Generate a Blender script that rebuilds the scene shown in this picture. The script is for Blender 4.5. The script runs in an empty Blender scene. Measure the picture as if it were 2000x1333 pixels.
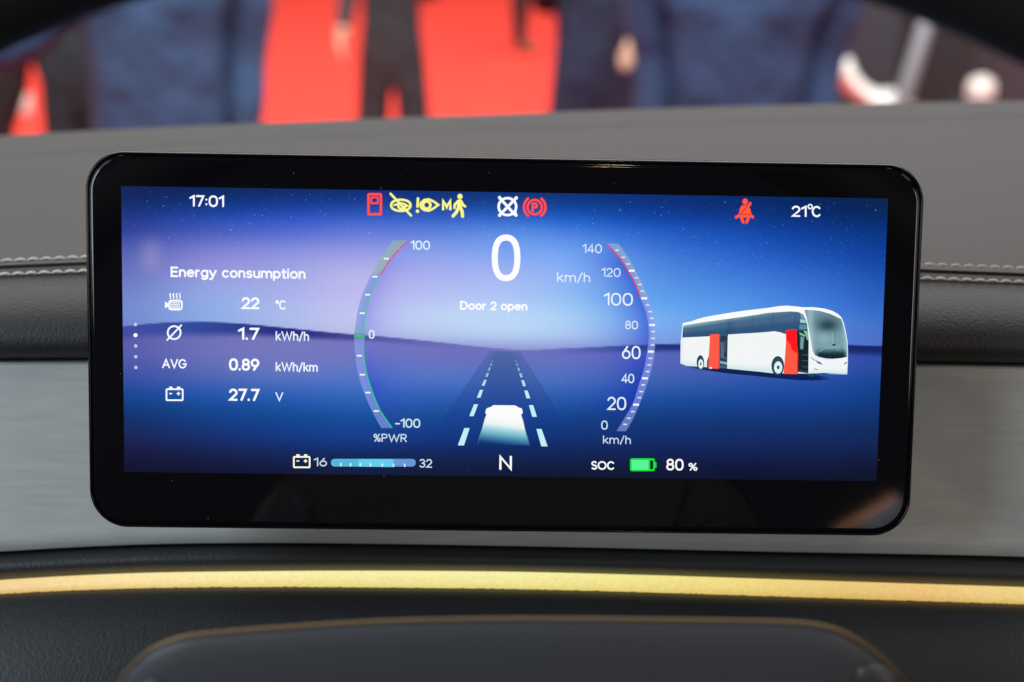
import bpy, bmesh, math, random
import numpy as np
from mathutils import Vector, Matrix, Euler
C = bpy.context.scene.collection
SC = bpy.context.scene
R = math.radians
rnd = random.Random(7)

# ------------------------------------------------------------------ camera
F = 2540.0                      # focal length in photo pixels (photo is 2000 x 1333)
EYE = Vector((0.0, 0.0, 2.0))   # the camera's height above the hall floor
ROT = (Euler((R(90 - 22), 0, 0)).to_matrix() @ Matrix.Rotation(0.0142, 3, 'Z'))
cam_data = bpy.data.cameras.new('camera')
cam = bpy.data.objects.new('camera', cam_data); C.objects.link(cam)
cam.matrix_world = Matrix.Translation(EYE) @ ROT.to_4x4()
cam_data.sensor_width = 36.0
cam_data.lens = 36.0 * F / 2000.0
cam_data.clip_start = 0.02; cam_data.clip_end = 200
cam_data.dof.use_dof = True
cam_data.dof.focus_distance = 0.505
cam_data.dof.aperture_fstop = 5.6
SC.camera = cam

# ------------------------------------------------------------------ world, lamps, exposure
w = bpy.data.worlds.new('World'); SC.world = w; w.use_nodes = True
bgn = w.node_tree.nodes['Background']
bgn.inputs[0].default_value = (0.55, 0.62, 0.75, 1); bgn.inputs[1].default_value = 0.05
SC.view_settings.view_transform = 'Standard'; SC.view_settings.look = 'None'
SC.view_settings.exposure = 0.0; SC.view_settings.gamma = 1.0

def area(name, loc, target, size, power, col, sy=None, spread=180):
    l = bpy.data.lights.new(name, 'AREA'); l.energy = power; l.color = col
    l.shape = 'RECTANGLE'; l.size = size; l.size_y = sy or size; l.spread = R(spread)
    o = bpy.data.objects.new(name, l); C.objects.link(o); o.location = loc
    o.rotation_euler = (Vector(target) - Vector(loc)).to_track_quat('-Z', 'Y').to_euler()
    return o
area('hall_ceiling_lamp', (0, 9, 7.5), (0, 9, 0), 14, 1800, (1, .97, .93), 12)
area('hall_front_fill', (0, 2.2, 6.5), (0, 12, 5.0), 12, 1500, (1, .97, .95), 3)  # added fill that brightens the visitors from the front, no fixture there
area('cab_lamp_left', (-1.1, .15, 2.75), (-.2, .6, 1.8), .5, 4.2, (.80, .92, 1.0))
area('cab_fill_cool_left', (-1.9, -.7, 2.6), (-.3, .6, 1.75), 1.0, 34, (.78, .92, 1.0))  # added cool fill to brighten the left of the fascia
area('cab_lamp_right', (1.3, .4, 2.9), (.2, .6, 1.8), .35, 2.6, (1.0, .93, .84))
area('cab_fill_warm_right', (1.7, -.9, 2.3), (.3, .6, 1.75), .8, 9.5, (1.0, .93, .85))  # added weaker, warmer fill for the right of the fascia
area('spot_lamp_small', (.28, -1.2, 3.1), (.05, .5, 1.8), .06, 1.6, (1.0, .72, .45))

# ------------------------------------------------------------------ helpers
def lin(c):
    c = np.asarray(c, float) / 255.0
    return np.where(c <= 0.04045, c / 12.92, ((c + 0.055) / 1.055) ** 2.4)

def P(px, py, d):
    """world point seen at photo pixel (px, py), d metres along the optical axis"""
    return EYE + ROT @ Vector(((px - 1000) / F * d, -(py - 666.5) / F * d, -d))

def mesh_obj(name, verts, faces, mats=(), parent=None, smooth=False):
    me = bpy.data.meshes.new(name); me.from_pydata([tuple(v) for v in verts], [], faces)
    for m in (mats if isinstance(mats, (list, tuple)) else [mats]): me.materials.append(m)
    if smooth: me.polygons.foreach_set('use_smooth', [True] * len(me.polygons))
    o = bpy.data.objects.new(name, me); C.objects.link(o)
    if parent is not None: o.parent = parent
    return o

def bm_obj(name, bm, mats, parent=None, smooth=False):
    me = bpy.data.meshes.new(name); bm.to_mesh(me); bm.free()
    for m in (mats if isinstance(mats, (list, tuple)) else [mats]): me.materials.append(m)
    if smooth: me.polygons.foreach_set('use_smooth', [True] * len(me.polygons))
    o = bpy.data.objects.new(name, me); C.objects.link(o)
    if parent is not None: o.parent = parent
    return o

def thing(name, label, cat, loc=(0, 0, 0), rot=None, group=None):
    o = bpy.data.objects.new(name, None); C.objects.link(o)
    o.empty_display_size = .05
    m = Matrix.Translation(Vector(loc))
    if rot is not None: m = m @ rot.to_4x4()
    o.matrix_world = m
    o['label'] = label; o['category'] = cat
    if group: o['group'] = group
    return o

def tag(o, label, cat, group=None):
    o['label'] = label; o['category'] = cat
    if group: o['group'] = group
    return o

def sm(x, a, b):
    t = np.clip((x - a) / (b - a), 0, 1); return t * t * (3 - 2 * t)

def material(name, base, rough=.5, metal=0, coat=0, noise=None, bump=None, spec=.5, sheen=0):
    """noise = (scale, amount, stretch xyz): colour variation; bump = list of (kind, scale, distance, stretch)"""
    m = bpy.data.materials.new(name); m.use_nodes = True
    nt = m.node_tree; b = nt.nodes['Principled BSDF']
    b.inputs['Base Color'].default_value = (*base, 1); b.inputs['Roughness'].default_value = rough
    b.inputs['Metallic'].default_value = metal; b.inputs['Coat Weight'].default_value = coat
    b.inputs['Specular IOR Level'].default_value = spec
    if sheen: b.inputs['Sheen Weight'].default_value = sheen
    tc = nt.nodes.new('ShaderNodeTexCoord')
    def coords(st):
        mp = nt.nodes.new('ShaderNodeMapping'); mp.inputs['Scale'].default_value = st
        nt.links.new(tc.outputs['Object'], mp.inputs[0]); return mp.outputs[0]
    if noise:
        sc, am, st = noise
        n = nt.nodes.new('ShaderNodeTexNoise'); n.inputs['Scale'].default_value = sc; n.inputs['Detail'].default_value = 4
        nt.links.new(coords(st), n.inputs['Vector'])
        r = nt.nodes.new('ShaderNodeMapRange'); r.inputs['From Min'].default_value = .3; r.inputs['From Max'].default_value = .7
        r.inputs['To Min'].default_value = 1 - am; r.inputs['To Max'].default_value = 1 + am
        nt.links.new(n.outputs['Fac'], r.inputs['Value'])
        vm = nt.nodes.new('ShaderNodeVectorMath'); vm.operation = 'SCALE'; vm.inputs[0].default_value = base
        nt.links.new(r.outputs[0], vm.inputs['Scale']); nt.links.new(vm.outputs[0], b.inputs['Base Color'])
        rr = nt.nodes.new('ShaderNodeMapRange'); rr.inputs['To Min'].default_value = max(rough - am * .35, .02)
        rr.inputs['To Max'].default_value = rough + am * .35
        nt.links.new(n.outputs['Fac'], rr.inputs['Value']); nt.links.new(rr.outputs[0], b.inputs['Roughness'])
    prev = None
    for kind, sc, dist, st in (bump or []):
        if kind == 'noise':
            t = nt.nodes.new('ShaderNodeTexNoise'); t.inputs['Scale'].default_value = sc; t.inputs['Detail'].default_value = 3
            out = t.outputs['Fac']
        else:
            t = nt.nodes.new('ShaderNodeTexVoronoi'); t.feature = 'SMOOTH_F1'; t.inputs['Scale'].default_value = sc
            out = t.outputs['Distance']
        nt.links.new(coords(st), t.inputs['Vector'])
        bp = nt.nodes.new('ShaderNodeBump'); bp.inputs['Distance'].default_value = dist; bp.inputs['Strength'].default_value = 1
        bp.invert = kind != 'noise'
        nt.links.new(out, bp.inputs['Height'])
        if prev: nt.links.new(prev, bp.inputs['Normal'])
        prev = bp.outputs[0]
    if prev: nt.links.new(prev, b.inputs['Normal'])
    return m

U1 = (1, 1, 1)
M = {}
M['pad'] = material('dashboard_leather_fine', (.068, .063, .064), .64, noise=(9, .05, U1), bump=[('cell', 1000, .00018, U1)], spec=.35)
M['roll'] = material('dashboard_leather_grain', (.033, .032, .034), .55, bump=[('cell', 900, .0002, U1)], spec=.35)
M['thread'] = material('stitch_thread', (.86, .81, .71), .8, bump=[('noise', 2500, .0002, (1, 5, 5))])
M['seam'] = material('seam_gap', (.03, .03, .032), .8)
M['alu'] = material('brushed_aluminium', (.51, .51, .495), .6, metal=.1, noise=(420, .07, (.10, 1, 1)), bump=[('noise', 900, .00003, (.06, 1, 1))])
M['alu_edge'] = material('aluminium_edge', (.55, .57, .57), .3, metal=.8)
M['vinyl'] = material('lower_vinyl', (.023, .025, .029), .56, bump=[('cell', 800, .00016, U1), ('noise', 420, .00012, U1)])
M['gap'] = material('shadow_gap_black', (.006, .006, .007), .7)
M['gloss'] = material('piano_black', (.006, .006, .008), .08, spec=.28)
M['bezel'] = material('bezel_glass', (.0045, .0038, .0055), .05)
M['shell'] = material('black_plastic', (.012, .012, .013), .4)
M['hub'] = material('hub_soft_plastic', (.060, .061, .070), .55, bump=[('cell', 1500, .00008, U1)])
M['glint'] = material('painted_glint', (.20, .125, .055), .45, metal=.4)  # colour stands in for the yellow strip reflected on the hub bevel
M['rim'] = material('rim_leather', (.010, .010, .011), .6, bump=[('cell', 500, .0002, U1)])
M['button'] = material('button_dark', (.05, .045, .045), .5)
M['carpet'] = material('red_carpet', (.80, .040, .022), .95, noise=(3, .06, U1), bump=[('noise', 300, .004, U1)])
M['hall'] = material('hall_wall', (.03, .032, .036), .9)
M['blue'] = material('blue_cloth', (.036, .085, .185), .9, noise=(5, .3, U1), bump=[('noise', 9, .03, U1)])
M['blue2'] = material('blue_jacket_cloth', (.028, .062, .15), .9, noise=(5, .3, U1), bump=[('noise', 9, .03, U1)])
M['navy'] = material('navy_cloth', (.012, .022, .055), .9, noise=(7, .3, U1), bump=[('noise', 10, .02, U1)])
M['charcoal'] = material('charcoal_cloth', (.026, .027, .033), .9, noise=(7, .3, U1), bump=[('noise', 10, .02, U1)])
M['black'] = material('black_cloth', (.008, .009, .011), .9, bump=[('noise', 10, .02, U1)])
M['darkteal'] = material('dark_teal_cloth', (.012, .024, .032), .9, bump=[('noise', 10, .02, U1)])
M['skin'] = material('skin', (.55, .33, .23), .55, noise=(20, .08, U1))
M['hair'] = material('hair', (.012, .009, .008), .6)
M['shoe'] = material('black_shoe', (.02, .018, .017), .35)
M['brown'] = material('brown_shoe', (.16, .08, .035), .4)
M['white'] = material('white_plastic', (.72, .70, .66), .5)
M['bluecap'] = material('blue_plastic', (.05, .08, .30), .4)
M['grey'] = material('grey_metal', (.15, .16, .18), .5)
M['teal'] = material('dark_teal_panel', (.022, .032, .042), .7)
M['dark'] = material('dark_panel', (.012, .015, .018), .7)
M['greyp'] = material('grey_panel', (.035, .036, .045), .7)
M['dust'] = material('dust', (.35, .34, .33), .9)

# ------------------------------------------------------------------ the hall: floor, wall
def sheet(name, x0, x1, y0, y1, z, m, n=1):
    v = [(x0, y0, z), (x1, y0, z), (x1, y1, z), (x0, y1, z)]
    o = mesh_obj(name, v, [(0, 1, 2, 3)], m); o['kind'] = 'structure'; return o
sheet('floor', -30, 30, 1.2, 30, 0, M['carpet'])
sheet('cab_floor', -1.3, 1.3, -2.5, .86, .9, M['shell'])
def box_bm(bm, x0, x1, y0, y1, z0, z1, bev=0):
    ps = [(x0, y0, z0), (x1, y0, z0), (x1, y1, z0), (x0, y1, z0), (x0, y0, z1), (x1, y0, z1), (x1, y1, z1), (x0, y1, z1)]
    vs = [bm.verts.new(p) for p in ps]
    fs = [bm.faces.new([vs[i] for i in f]) for f in ((3, 2, 1, 0), (4, 5, 6, 7), (0, 1, 5, 4), (1, 2, 6, 5), (2, 3, 7, 6), (3, 0, 4, 7))]
    if bev:
        es = list({e for f in fs for e in f.edges})
        bmesh.ops.bevel(bm, geom=es, offset=bev, segments=2, affect='EDGES', profile=.5)
bm = bmesh.new(); box_bm(bm, -30, 30, 29.6, 30, 0.004, 9)
wl = bm_obj('wall', bm, M['hall']); wl['kind'] = 'structure'

# ------------------------------------------------------------------ dashboard
XS = np.linspace(-260, 2260, 85)
def crv(pts):
    xs, ys = zip(*pts)
    # smooth interpolation: cubic through the points (natural-ish, via local hermite)
    xs = np.array(xs, float); ys = np.array(ys, float)
    d = np.gradient(ys, xs)
    def f(x):
        x = np.asarray(x, float); i = np.clip(np.searchsorted(xs, x) - 1, 0, len(xs) - 2)
        h = xs[i + 1] - xs[i]; t = np.clip((x - xs[i]) / h, -.5, 1.5)
        return ((2*t**3 - 3*t**2 + 1) * ys[i] + (t**3 - 2*t**2 + t) * h * d[i] + (-2*t**3 + 3*t**2) * ys[i+1] + (t**3 - t**2) * h * d[i+1])
    return f
rear = crv([(-260, 279), (0, 265), (250, 252), (500, 241), (750, 231), (1000, 222), (1250, 213), (1500, 206), (1750, 201), (2000, 197), (2260, 195)])
crease = crv([(-260, 322), (0, 309), (500, 277), (1000, 255), (1500, 240), (2000, 229), (2260, 226)])
seam = crv([(-260, 538), (0, 524), (165, 517), (500, 508), (1000, 506), (1500, 516), (1800, 531), (2000, 539), (2260, 551)])
rollb = crv([(-260, 704), (0, 702), (500, 700), (1000, 700), (1500, 704), (2000, 711), (2260, 716)])
fasb = crv([(-260, 1094), (0, 1077), (250, 1064), (500, 1060), (750, 1062), (1000, 1066), (1500, 1077), (2000, 1087), (2260, 1096)])
strt = crv([(-260, 1155), (0, 1134), (250, 1121), (500, 1117), (750, 1116), (1000, 1118), (1250, 1124), (1500, 1132), (1750, 1140), (2000, 1148), (2260, 1158)])
strb = crv([(-260, 1184), (0, 1161), (250, 1150), (500, 1147), (750, 1148), (1000, 1151), (1250, 1157), (1500, 1165), (1750, 1173), (2000, 1181), (2260, 1191)])

dash = thing('dashboard', 'grey leather dashboard with brushed metal fascia and yellow-lit strip behind the screen', 'dashboard', P(1000, 1100, .56))
DB = dash.location.copy()
def loft(name, rows, mat, xs=XS, parent=dash):
    """rows: list of (py function or array over xs, depth function or number)"""
    V = []; n = len(xs)
    for py, dp in rows:
        yy = py(xs) if callable(py) else np.asarray(py) * np.ones(n)
        dd = dp(xs) if callable(dp) else np.ones(n) * dp
        for x, y, d in zip(xs, yy, dd): V.append(P(x, y, d) - DB)
    Fc = []
    for r in range(len(rows) - 1):
        for i in range(n - 1):
            a = r * n + i; Fc.append((a, a + n, a + n + 1, a + 1))
    return mesh_obj(name, V, Fc, mat, parent, True)
def off(f, dy): return lambda x: f(x) + dy
def mix(f, g, t): return lambda x: f(x) * (1 - t) + g(x) * t
dseam, dcrease, drear = .572, .79, .87
rows = []
for k in range(0, 25):
    t = k / 24
    inv = (1 - t) / dseam + t / dcrease
    rows.append((mix(off(seam, -5), crease, t), 1 / inv))
# a soft step at the crease, then the far lip that falls away
rows += [(off(crease, -3), dcrease + .0015), (off(crease, -9), dcrease + .0045), (mix(crease, rear, .35), .804), (mix(crease, rear, .7), .826),
         (mix(crease, rear, .9), .840), (rear, .855), (off(rear, 2), .875), (off(rear, 14), .90), (off(rear, 60), .90)]
loft('top_pad', rows, M['pad'])
# the sewn seam: a narrow recessed gap between top pad and roll
loft('seam', [(off(seam, -5), .572), (off(seam, -3), .5725), (off(seam, 0), .5745), (off(seam, 3), .5705), (off(seam, 5), .569)], M['seam'])
rr = [(5, .569), (9, .5678), (14, .5668), (22, .5650), (32, .5618), (45, .5570), (60, .5520), (78, .5470), (96, .5432),
      (114, .5405), (130, .5392), (146, .5390), (158, .5398), (168, .5420)]
rows = [((lambda x, q=q: seam(x) + q * (rollb(x) - seam(x)) / 180.0), d) for q, d in rr] + [(off(rollb, -5), .546), (off(rollb, -1), .553), (off(rollb, 2), .565)]
loft('leather_roll', rows, M['roll'])
loft('shadow_gap', [(off(rollb, -8), .5655), (off(rollb, 4), .5655)], M['gap'])
loft('fascia_edge', [(off(rollb, 1.5), .5600), (off(rollb, 2), .5535), (off(rollb, 9), .5500), (off(rollb, 11), .5510)], M['alu_edge'])
loft('metal_fascia', [(off(rollb, 10.5), .5505)] + [((lambda x, t=t: (rollb(x) + 11) * (1 - t) + fasb(x) * t), .5503 + .006 * t) for t in np.linspace(.01, 1, 14)]
     + [(off(fasb, 1), .560), (off(fasb, 0), .575)], M['alu'])
loft('lower_gap', [(off(fasb, -1), .572), (off(fasb, 6), .5655)], M['gap'])
rows = [(off(fasb, 3), .570), (off(fasb, 5), .562)]
for t, d in ((.08, .5575), (.2, .5545), (.35, .5525), (.5, .5518), (.65, .5520), (.8, .5535), (.92, .5560), (1.0, .5590)):
    rows.append((mix(off(fasb, 6), strt, t), d))
loft('upper_trim', rows, M['vinyl'])
rows = [(off(strb, -1), .556), (off(strb, 0), .5525), (off(strb, 2.5), .5500)]
for dy, d in ((8, .5465), (18, .5428), (32, .539), (55, .5345), (90, .529), (140, .523), (220, .516), (330, .510), (480, .506), (700, .505)):
    rows.append((off(strb, dy), d))
loft('lower_pad', rows, M['vinyl'])

# lit leather strip: LED glow painted as emission colour, varying along its length
def emissive(name, strength=1.0, rough=.5, base=.02, attr='col', spec=.5, grain=None):
    m = bpy.data.materials.new(name); m.use_nodes = True; nt = m.node_tree; b = nt.nodes['Principled BSDF']
    b.inputs['Base Color'].default_value = (base, base, base, 1); b.inputs['Roughness'].default_value = rough
    b.inputs['Specular IOR Level'].default_value = spec
    a = nt.nodes.new('ShaderNodeAttribute'); a.attribute_name = attr
    src = a.outputs['Color']
    if grain:
        tc = nt.nodes.new('ShaderNodeTexCoord')
        v = nt.nodes.new('ShaderNodeTexNoise'); v.inputs['Scale'].default_value = grain[0]; v.inputs['Detail'].default_value = 3
        nt.links.new(tc.outputs['Object'], v.inputs['Vector'])
        r = nt.nodes.new('ShaderNodeMapRange'); r.inputs['From Min'].default_value = .32; r.inputs['From Max'].default_value = .68
        r.inputs['To Min'].default_value = 1 - grain[1]; r.inputs['To Max'].default_value = 1 + grain[1]
        nt.links.new(v.outputs['Fac'], r.inputs['Value'])
        vm = nt.nodes.new('ShaderNodeVectorMath'); vm.operation = 'SCALE'
        nt.links.new(src, vm.inputs[0]); nt.links.new(r.outputs[0], vm.inputs['Scale']); src = vm.outputs[0]
    nt.links.new(src, b.inputs['Emission Color']); b.inputs['Emission Strength'].default_value = strength
    return m
M['strip'] = emissive('lit_strip_glow', 1.0, .5, .2, grain=(620, .075))
xs2 = np.linspace(-260, 2260, 421)
prof = [(-1.5, .5600), (.5, .5562), (5, .5535), (11, .5520), (17, .5512), (23, .5510), (28, .5514), (31.5, .5530)]
def strip_y(x, q): return strt(x) + q * (strb(x) - strt(x)) / 31.5
cxs = [-260, 0, 250, 500, 750, 1000, 1250, 1500, 1650, 1800, 1900, 2000, 2260]
ctop = np.array([(222, 182, 110), (240, 205, 135), (250, 225, 155), (252, 238, 168), (248, 242, 170), (248, 242, 165), (245, 232, 145), (238, 215, 125), (232, 202, 118), (236, 196, 118), (238, 206, 128), (235, 208, 125), (225, 190, 110)], float)
cbot = ctop * np.array([.90, .85, .68])
verts = []; cols = []
for q, d in prof:
    for x in xs2:
        jag = (rnd.random() - .5) * (2.2 if q > 27 else 0)
        verts.append(P(x, strip_y(x, q) + jag, d) - DB)
        t = min(max(q / 31.5, 0), 1)
        ct = np.array([np.interp(x, cxs, ctop[:, k]) for k in range(3)]); cb = np.array([np.interp(x, cxs, cbot[:, k]) for k in range(3)])
        cols.append(lin(ct * (1 - t) + cb * t))
n = len(xs2); fc = [(r * n + i, (r + 1) * n + i, (r + 1) * n + i + 1, r * n + i + 1) for r in range(len(prof) - 1) for i in range(n - 1)]
strip = mesh_obj('lit_strip', verts, fc, M['strip'], dash, True)
def set_cols(me, cols):
    at = me.color_attributes.new('col', 'FLOAT_COLOR', 'POINT')
    a = np.ones((len(me.vertices), 4), np.float32); a[:, :3] = np.asarray(cols, np.float32)
    at.data.foreach_set('color', a.ravel())
set_cols(strip.data, cols)

# stitches: one mesh per row shape, many objects
def stitch_mesh(L, rad):
    bm = bmesh.new(); seg = 8; nn = 9; rings = []
    for i in range(nn):
        t = i / (nn - 1); s = math.sin(math.pi * t)
        x = (t - .5) * L; zc = rad * (-.6 + 1.4 * s ** .6) ; yc = -.0 + .0004 * s
        r = rad * (.72 + .28 * s)
        rings.append([bm.verts.new((x, yc + r * math.cos(a), zc + r * .8 * math.sin(a))) for a in [2 * math.pi * k / seg for k in range(seg)]])
    for i in range(nn - 1):
        for k in range(seg): bm.faces.new((rings[i][k], rings[i+1][k], rings[i+1][(k+1) % seg], rings[i][(k+1) % seg]))
    bm.faces.new(rings[0]); bm.faces.new(rings[-1][::-1])
    me = bpy.data.meshes.new('stitch'); bm.to_mesh(me); bm.free(); me.materials.append(M['thread'])
    me.polygons.foreach_set('use_smooth', [True] * len(me.polygons)); return me
smesh = stitch_mesh(.0054, .00058)
hole_bm = bmesh.new(); bmesh.ops.create_uvsphere(hole_bm, u_segments=8, v_segments=5, radius=.0007)
hmesh = bpy.data.meshes.new('needle_hole'); hole_bm.to_mesh(hmesh); hole_bm.free(); hmesh.materials.append(M['gap'])
up_cam = ROT @ Vector((0, 1, 0)); back_cam = ROT @ Vector((0, 0, 1))
def stitches(x0, x1, dy, depth, surf_up):
    x = x0
    while x < x1:
        y = seam(x) + dy
        a = P(x - 10, float(seam(x - 10)) + dy, depth); b = P(x + 10, float(seam(x + 10)) + dy, depth); c = P(x, float(y), depth)
        ax = (b - a).normalized(); nz = (surf_up - ax * surf_up.dot(ax)).normalized(); ay = nz.cross(ax)
        mt = Matrix((ax, ay, nz)).transposed().to_4x4(); mt.translation = c - DB + nz * .0001
        o = bpy.data.objects.new('stitch', smesh); C.objects.link(o); o.parent = dash; o.matrix_basis = mt
        h = bpy.data.objects.new('needle_hole', hmesh); C.objects.link(h); h.parent = dash
        h.matrix_basis = Matrix.Translation(P(x + 13, float(seam(x + 13)) + dy + 2, depth) - DB) @ Matrix.Diagonal((1.1, 1.1, .7, 1))
        x += 25.6
nrm_top = Vector((0, -.15, 1)).normalized(); nrm_roll = (back_cam * .75 + up_cam * .65).normalized()
for x0, x1 in ((-12, 178), (1790, 2040)):
    stitches(x0, x1, -13, 1 / (1 / dseam - 8 / 250 * (1 / dseam - 1 / dcrease)), nrm_top)
    stitches(x0 - 4, x1, 14, .5664, nrm_roll)

bm = bmesh.new(); box_bm(bm, -1.28, 1.28, .52, .84, .904, 1.69, .01)
o = bm_obj('carcass', bm, M['shell'], dash); o.location = -DB

# ------------------------------------------------------------------ display unit
DEP = 0.50
RD = (Matrix.Rotation(-0.01420, 3, 'Z') @ Matrix.Rotation(0.0185, 3, 'Y') @ Matrix.Rotation(0.09129, 3, 'X'))
DROT = ROT @ RD
DORG = EYE + ROT @ Vector((-0.00286, 0.002004, -DEP))
unit = thing('display_unit', 'black tablet-like digital instrument display with rounded corners standing before the dashboard', 'display', DORG, DROT)
DI = DROT.transposed()
nrm = DROT @ Vector((0, 0, 1))
def S(px, py):
    """photo pixel -> (u, v) on the plane of the display"""
    d = ROT @ Vector(((px - 1000) / F, -(py - 666.5) / F, -1))
    t = (DORG - EYE).dot(nrm) / d.dot(nrm)
    q = DI @ (EYE + d * t - DORG); return q.x, q.y

def rrect(x0, x1, y0, y1, r, seg=14):
    pts = []
    for cx, cy, a0 in ((x1 - r, y1 - r, 0), (x0 + r, y1 - r, 90), (x0 + r, y0 + r, 180), (x1 - r, y0 + r, 270)):
        for k in range(seg + 1):
            a = R(a0 + 90 * k / seg); pts.append((cx + r * math.cos(a), cy + r * math.sin(a)))
    return pts
a = S(168, 640); b = S(1796, 640); t_ = S(1000, 307); bt = S(1000, 1041)
X0, X1, Y1, Y0 = a[0], b[0], t_[1], bt[1]
RAD = .0150
def ring_loft(name, prof, mat, cap_front=False, cap_back=False, inner_limit=None):
    """prof: list of (inset, z)"""
    V = []; n = None
    for ins, z in prof:
        pts = rrect(X0 + ins, X1 - ins, Y0 + ins, Y1 - ins, max(RAD - ins, .002)); n = len(pts)
        V += [(x, y, z) for x, y in pts]
    Fc = []
    for r_ in range(len(prof) - 1):
        for i in range(n):
            j = (i + 1) % n; Fc.append((r_ * n + i, r_ * n + j, (r_ + 1) * n + j, (r_ + 1) * n + i))
    if cap_front: Fc.append(tuple(range((len(prof) - 1) * n, len(prof) * n)))
    if cap_back: Fc.append(tuple(range(n))[::-1])
    o = mesh_obj(name, V, Fc, mat, unit, False)
    me = o.data
    sf = [len(p.vertices) == 4 for p in me.polygons]; me.polygons.foreach_set('use_smooth', sf)
    return o
# glossy rounded outer frame
ring_loft('outer_frame', [(.0010, -.0085), (.0003, -.0070), (0, -.0050), (0, -.0026), (.0002, -.0012), (.0006, -.0004), (.0010, -.0001), (.0013, -.0002), (.0015, -.0007), (.0016, -.0016), (.0016, -.0030)], M['gloss'])
ring_loft('back_shell', [(.016, -.0180), (.008, -.0165), (.0035, -.0140), (.0014, -.0100), (.0012, -.0084)], M['shell'], cap_back=True)
# mounting neck behind
bm = bmesh.new(); box_bm(bm, -.045, .045, -.030, .022, -.043, -.0175, .003); bm_obj('mounting_neck', bm, M['shell'], unit)
# cover glass: thin raised lip line then flat bezel, with the opening for the active screen
sc = [S(237, 364), S(1735, 388), S(1711, 940), S(243, 922)]
SX0 = (sc[0][0] + sc[3][0]) / 2; SX1 = (sc[1][0] + sc[2][0]) / 2; SY1 = (sc[0][1] + sc[1][1]) / 2; SY0 = (sc[2][1] + sc[3][1]) / 2
prof = [(.0017, -.0020), (.0018, -.0009), (.0020, -.0004), (.0022, -.00025), (.0024, -.0004), (.0026, -.0001), (.0028, .0001), (.0034, .0001)]
V = []
for ins, z in prof:
    pts = rrect(X0 + ins, X1 - ins, Y0 + ins, Y1 - ins, RAD - ins + .0006); nP = len(pts); V += [(x, y, z) for x, y in pts]
Fc = []
for r_ in range(len(prof) - 1):
    for i in range(nP):
        j = (i + 1) % nP; Fc.append((r_ * nP + i, r_ * nP + j, (r_ + 1) * nP + j, (r_ + 1) * nP + i))
outer = V[-nP:]
k0 = len(V)
V += [(SX1, SY1, .0001), (SX0, SY1, .0001), (SX0, SY0, .0001), (SX1, SY0, .0001)]
base = (len(prof) - 1) * nP; q = nP // 4
for c in range(4):
    idx = [base + c * q + i for i in range(q)]
    for i in range(q - 1): Fc.append((idx[i], idx[i + 1], k0 + c))
    nxt = base + ((c + 1) * q) % nP
    Fc.append((idx[-1], nxt, k0 + (c + 1) % 4, k0 + c))
bez = mesh_obj('bezel_glass', V, Fc, M['bezel'], unit)
me = bez.data; me.polygons.foreach_set('use_smooth', [len(p.vertices) == 4 and max(me.vertices[v].index for v in p.vertices) < k0 for p in me.polygons])

# ---- what the screen shows --------------------------------------------------
CX = [237, 400, 550, 700, 850, 1000, 1130, 1280, 1450, 1600, 1735]
SKY = {
 375: [(24,44,108),(16,48,118),(18,52,130),(18,56,145),(18,60,150),(18,64,152),(14,60,150),(12,56,145),(8,50,130),(8,46,112),(10,44,100)],
 420: [(28,52,132),(24,66,165),(32,76,190),(44,88,202),(45,92,205),(42,100,208),(25,92,205),(16,72,180),(12,62,160),(8,52,135),(8,48,120)],
 460: [(48,66,158),(70,90,190),(84,106,212),(104,122,222),(100,132,228),(96,146,236),(78,132,232),(44,102,210),(24,82,190),(16,66,165),(10,58,148)],
 500: [(84,96,182),(126,126,214),(142,146,226),(156,158,236),(146,164,242),(134,168,250),(122,170,250),(72,128,228),(44,104,214),(30,86,192),(16,70,168)],
 540: [(106,114,196),(150,150,224),(166,166,234),(188,182,240),(176,180,246),(168,184,250),(140,182,252),(88,148,238),(64,126,226),(50,106,212),(32,86,184)],
 580: [(116,130,206),(150,166,232),(174,178,240),(198,190,246),(190,196,250),(178,200,252),(148,194,252),(98,164,246),(80,146,236),(60,122,226),(42,98,198)],
 620: [(120,140,214),(146,172,236),(178,188,240),(202,200,246),(198,214,250),(194,218,253),(170,208,252),(122,178,248),(96,156,240),(80,136,230),(62,112,208)],
 655: [(118,134,210),(140,166,230),(172,180,236),(192,192,236),(188,200,242),(186,206,248),(172,196,244),(128,166,238),(104,146,230),(90,130,222),(74,112,204)],
 690: [(118,134,210),(140,166,230),(150,150,215),(150,145,214),(145,145,214),(146,146,212),(140,145,214),(120,140,215),(100,130,215),(88,122,210),(74,112,200)]}
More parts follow.
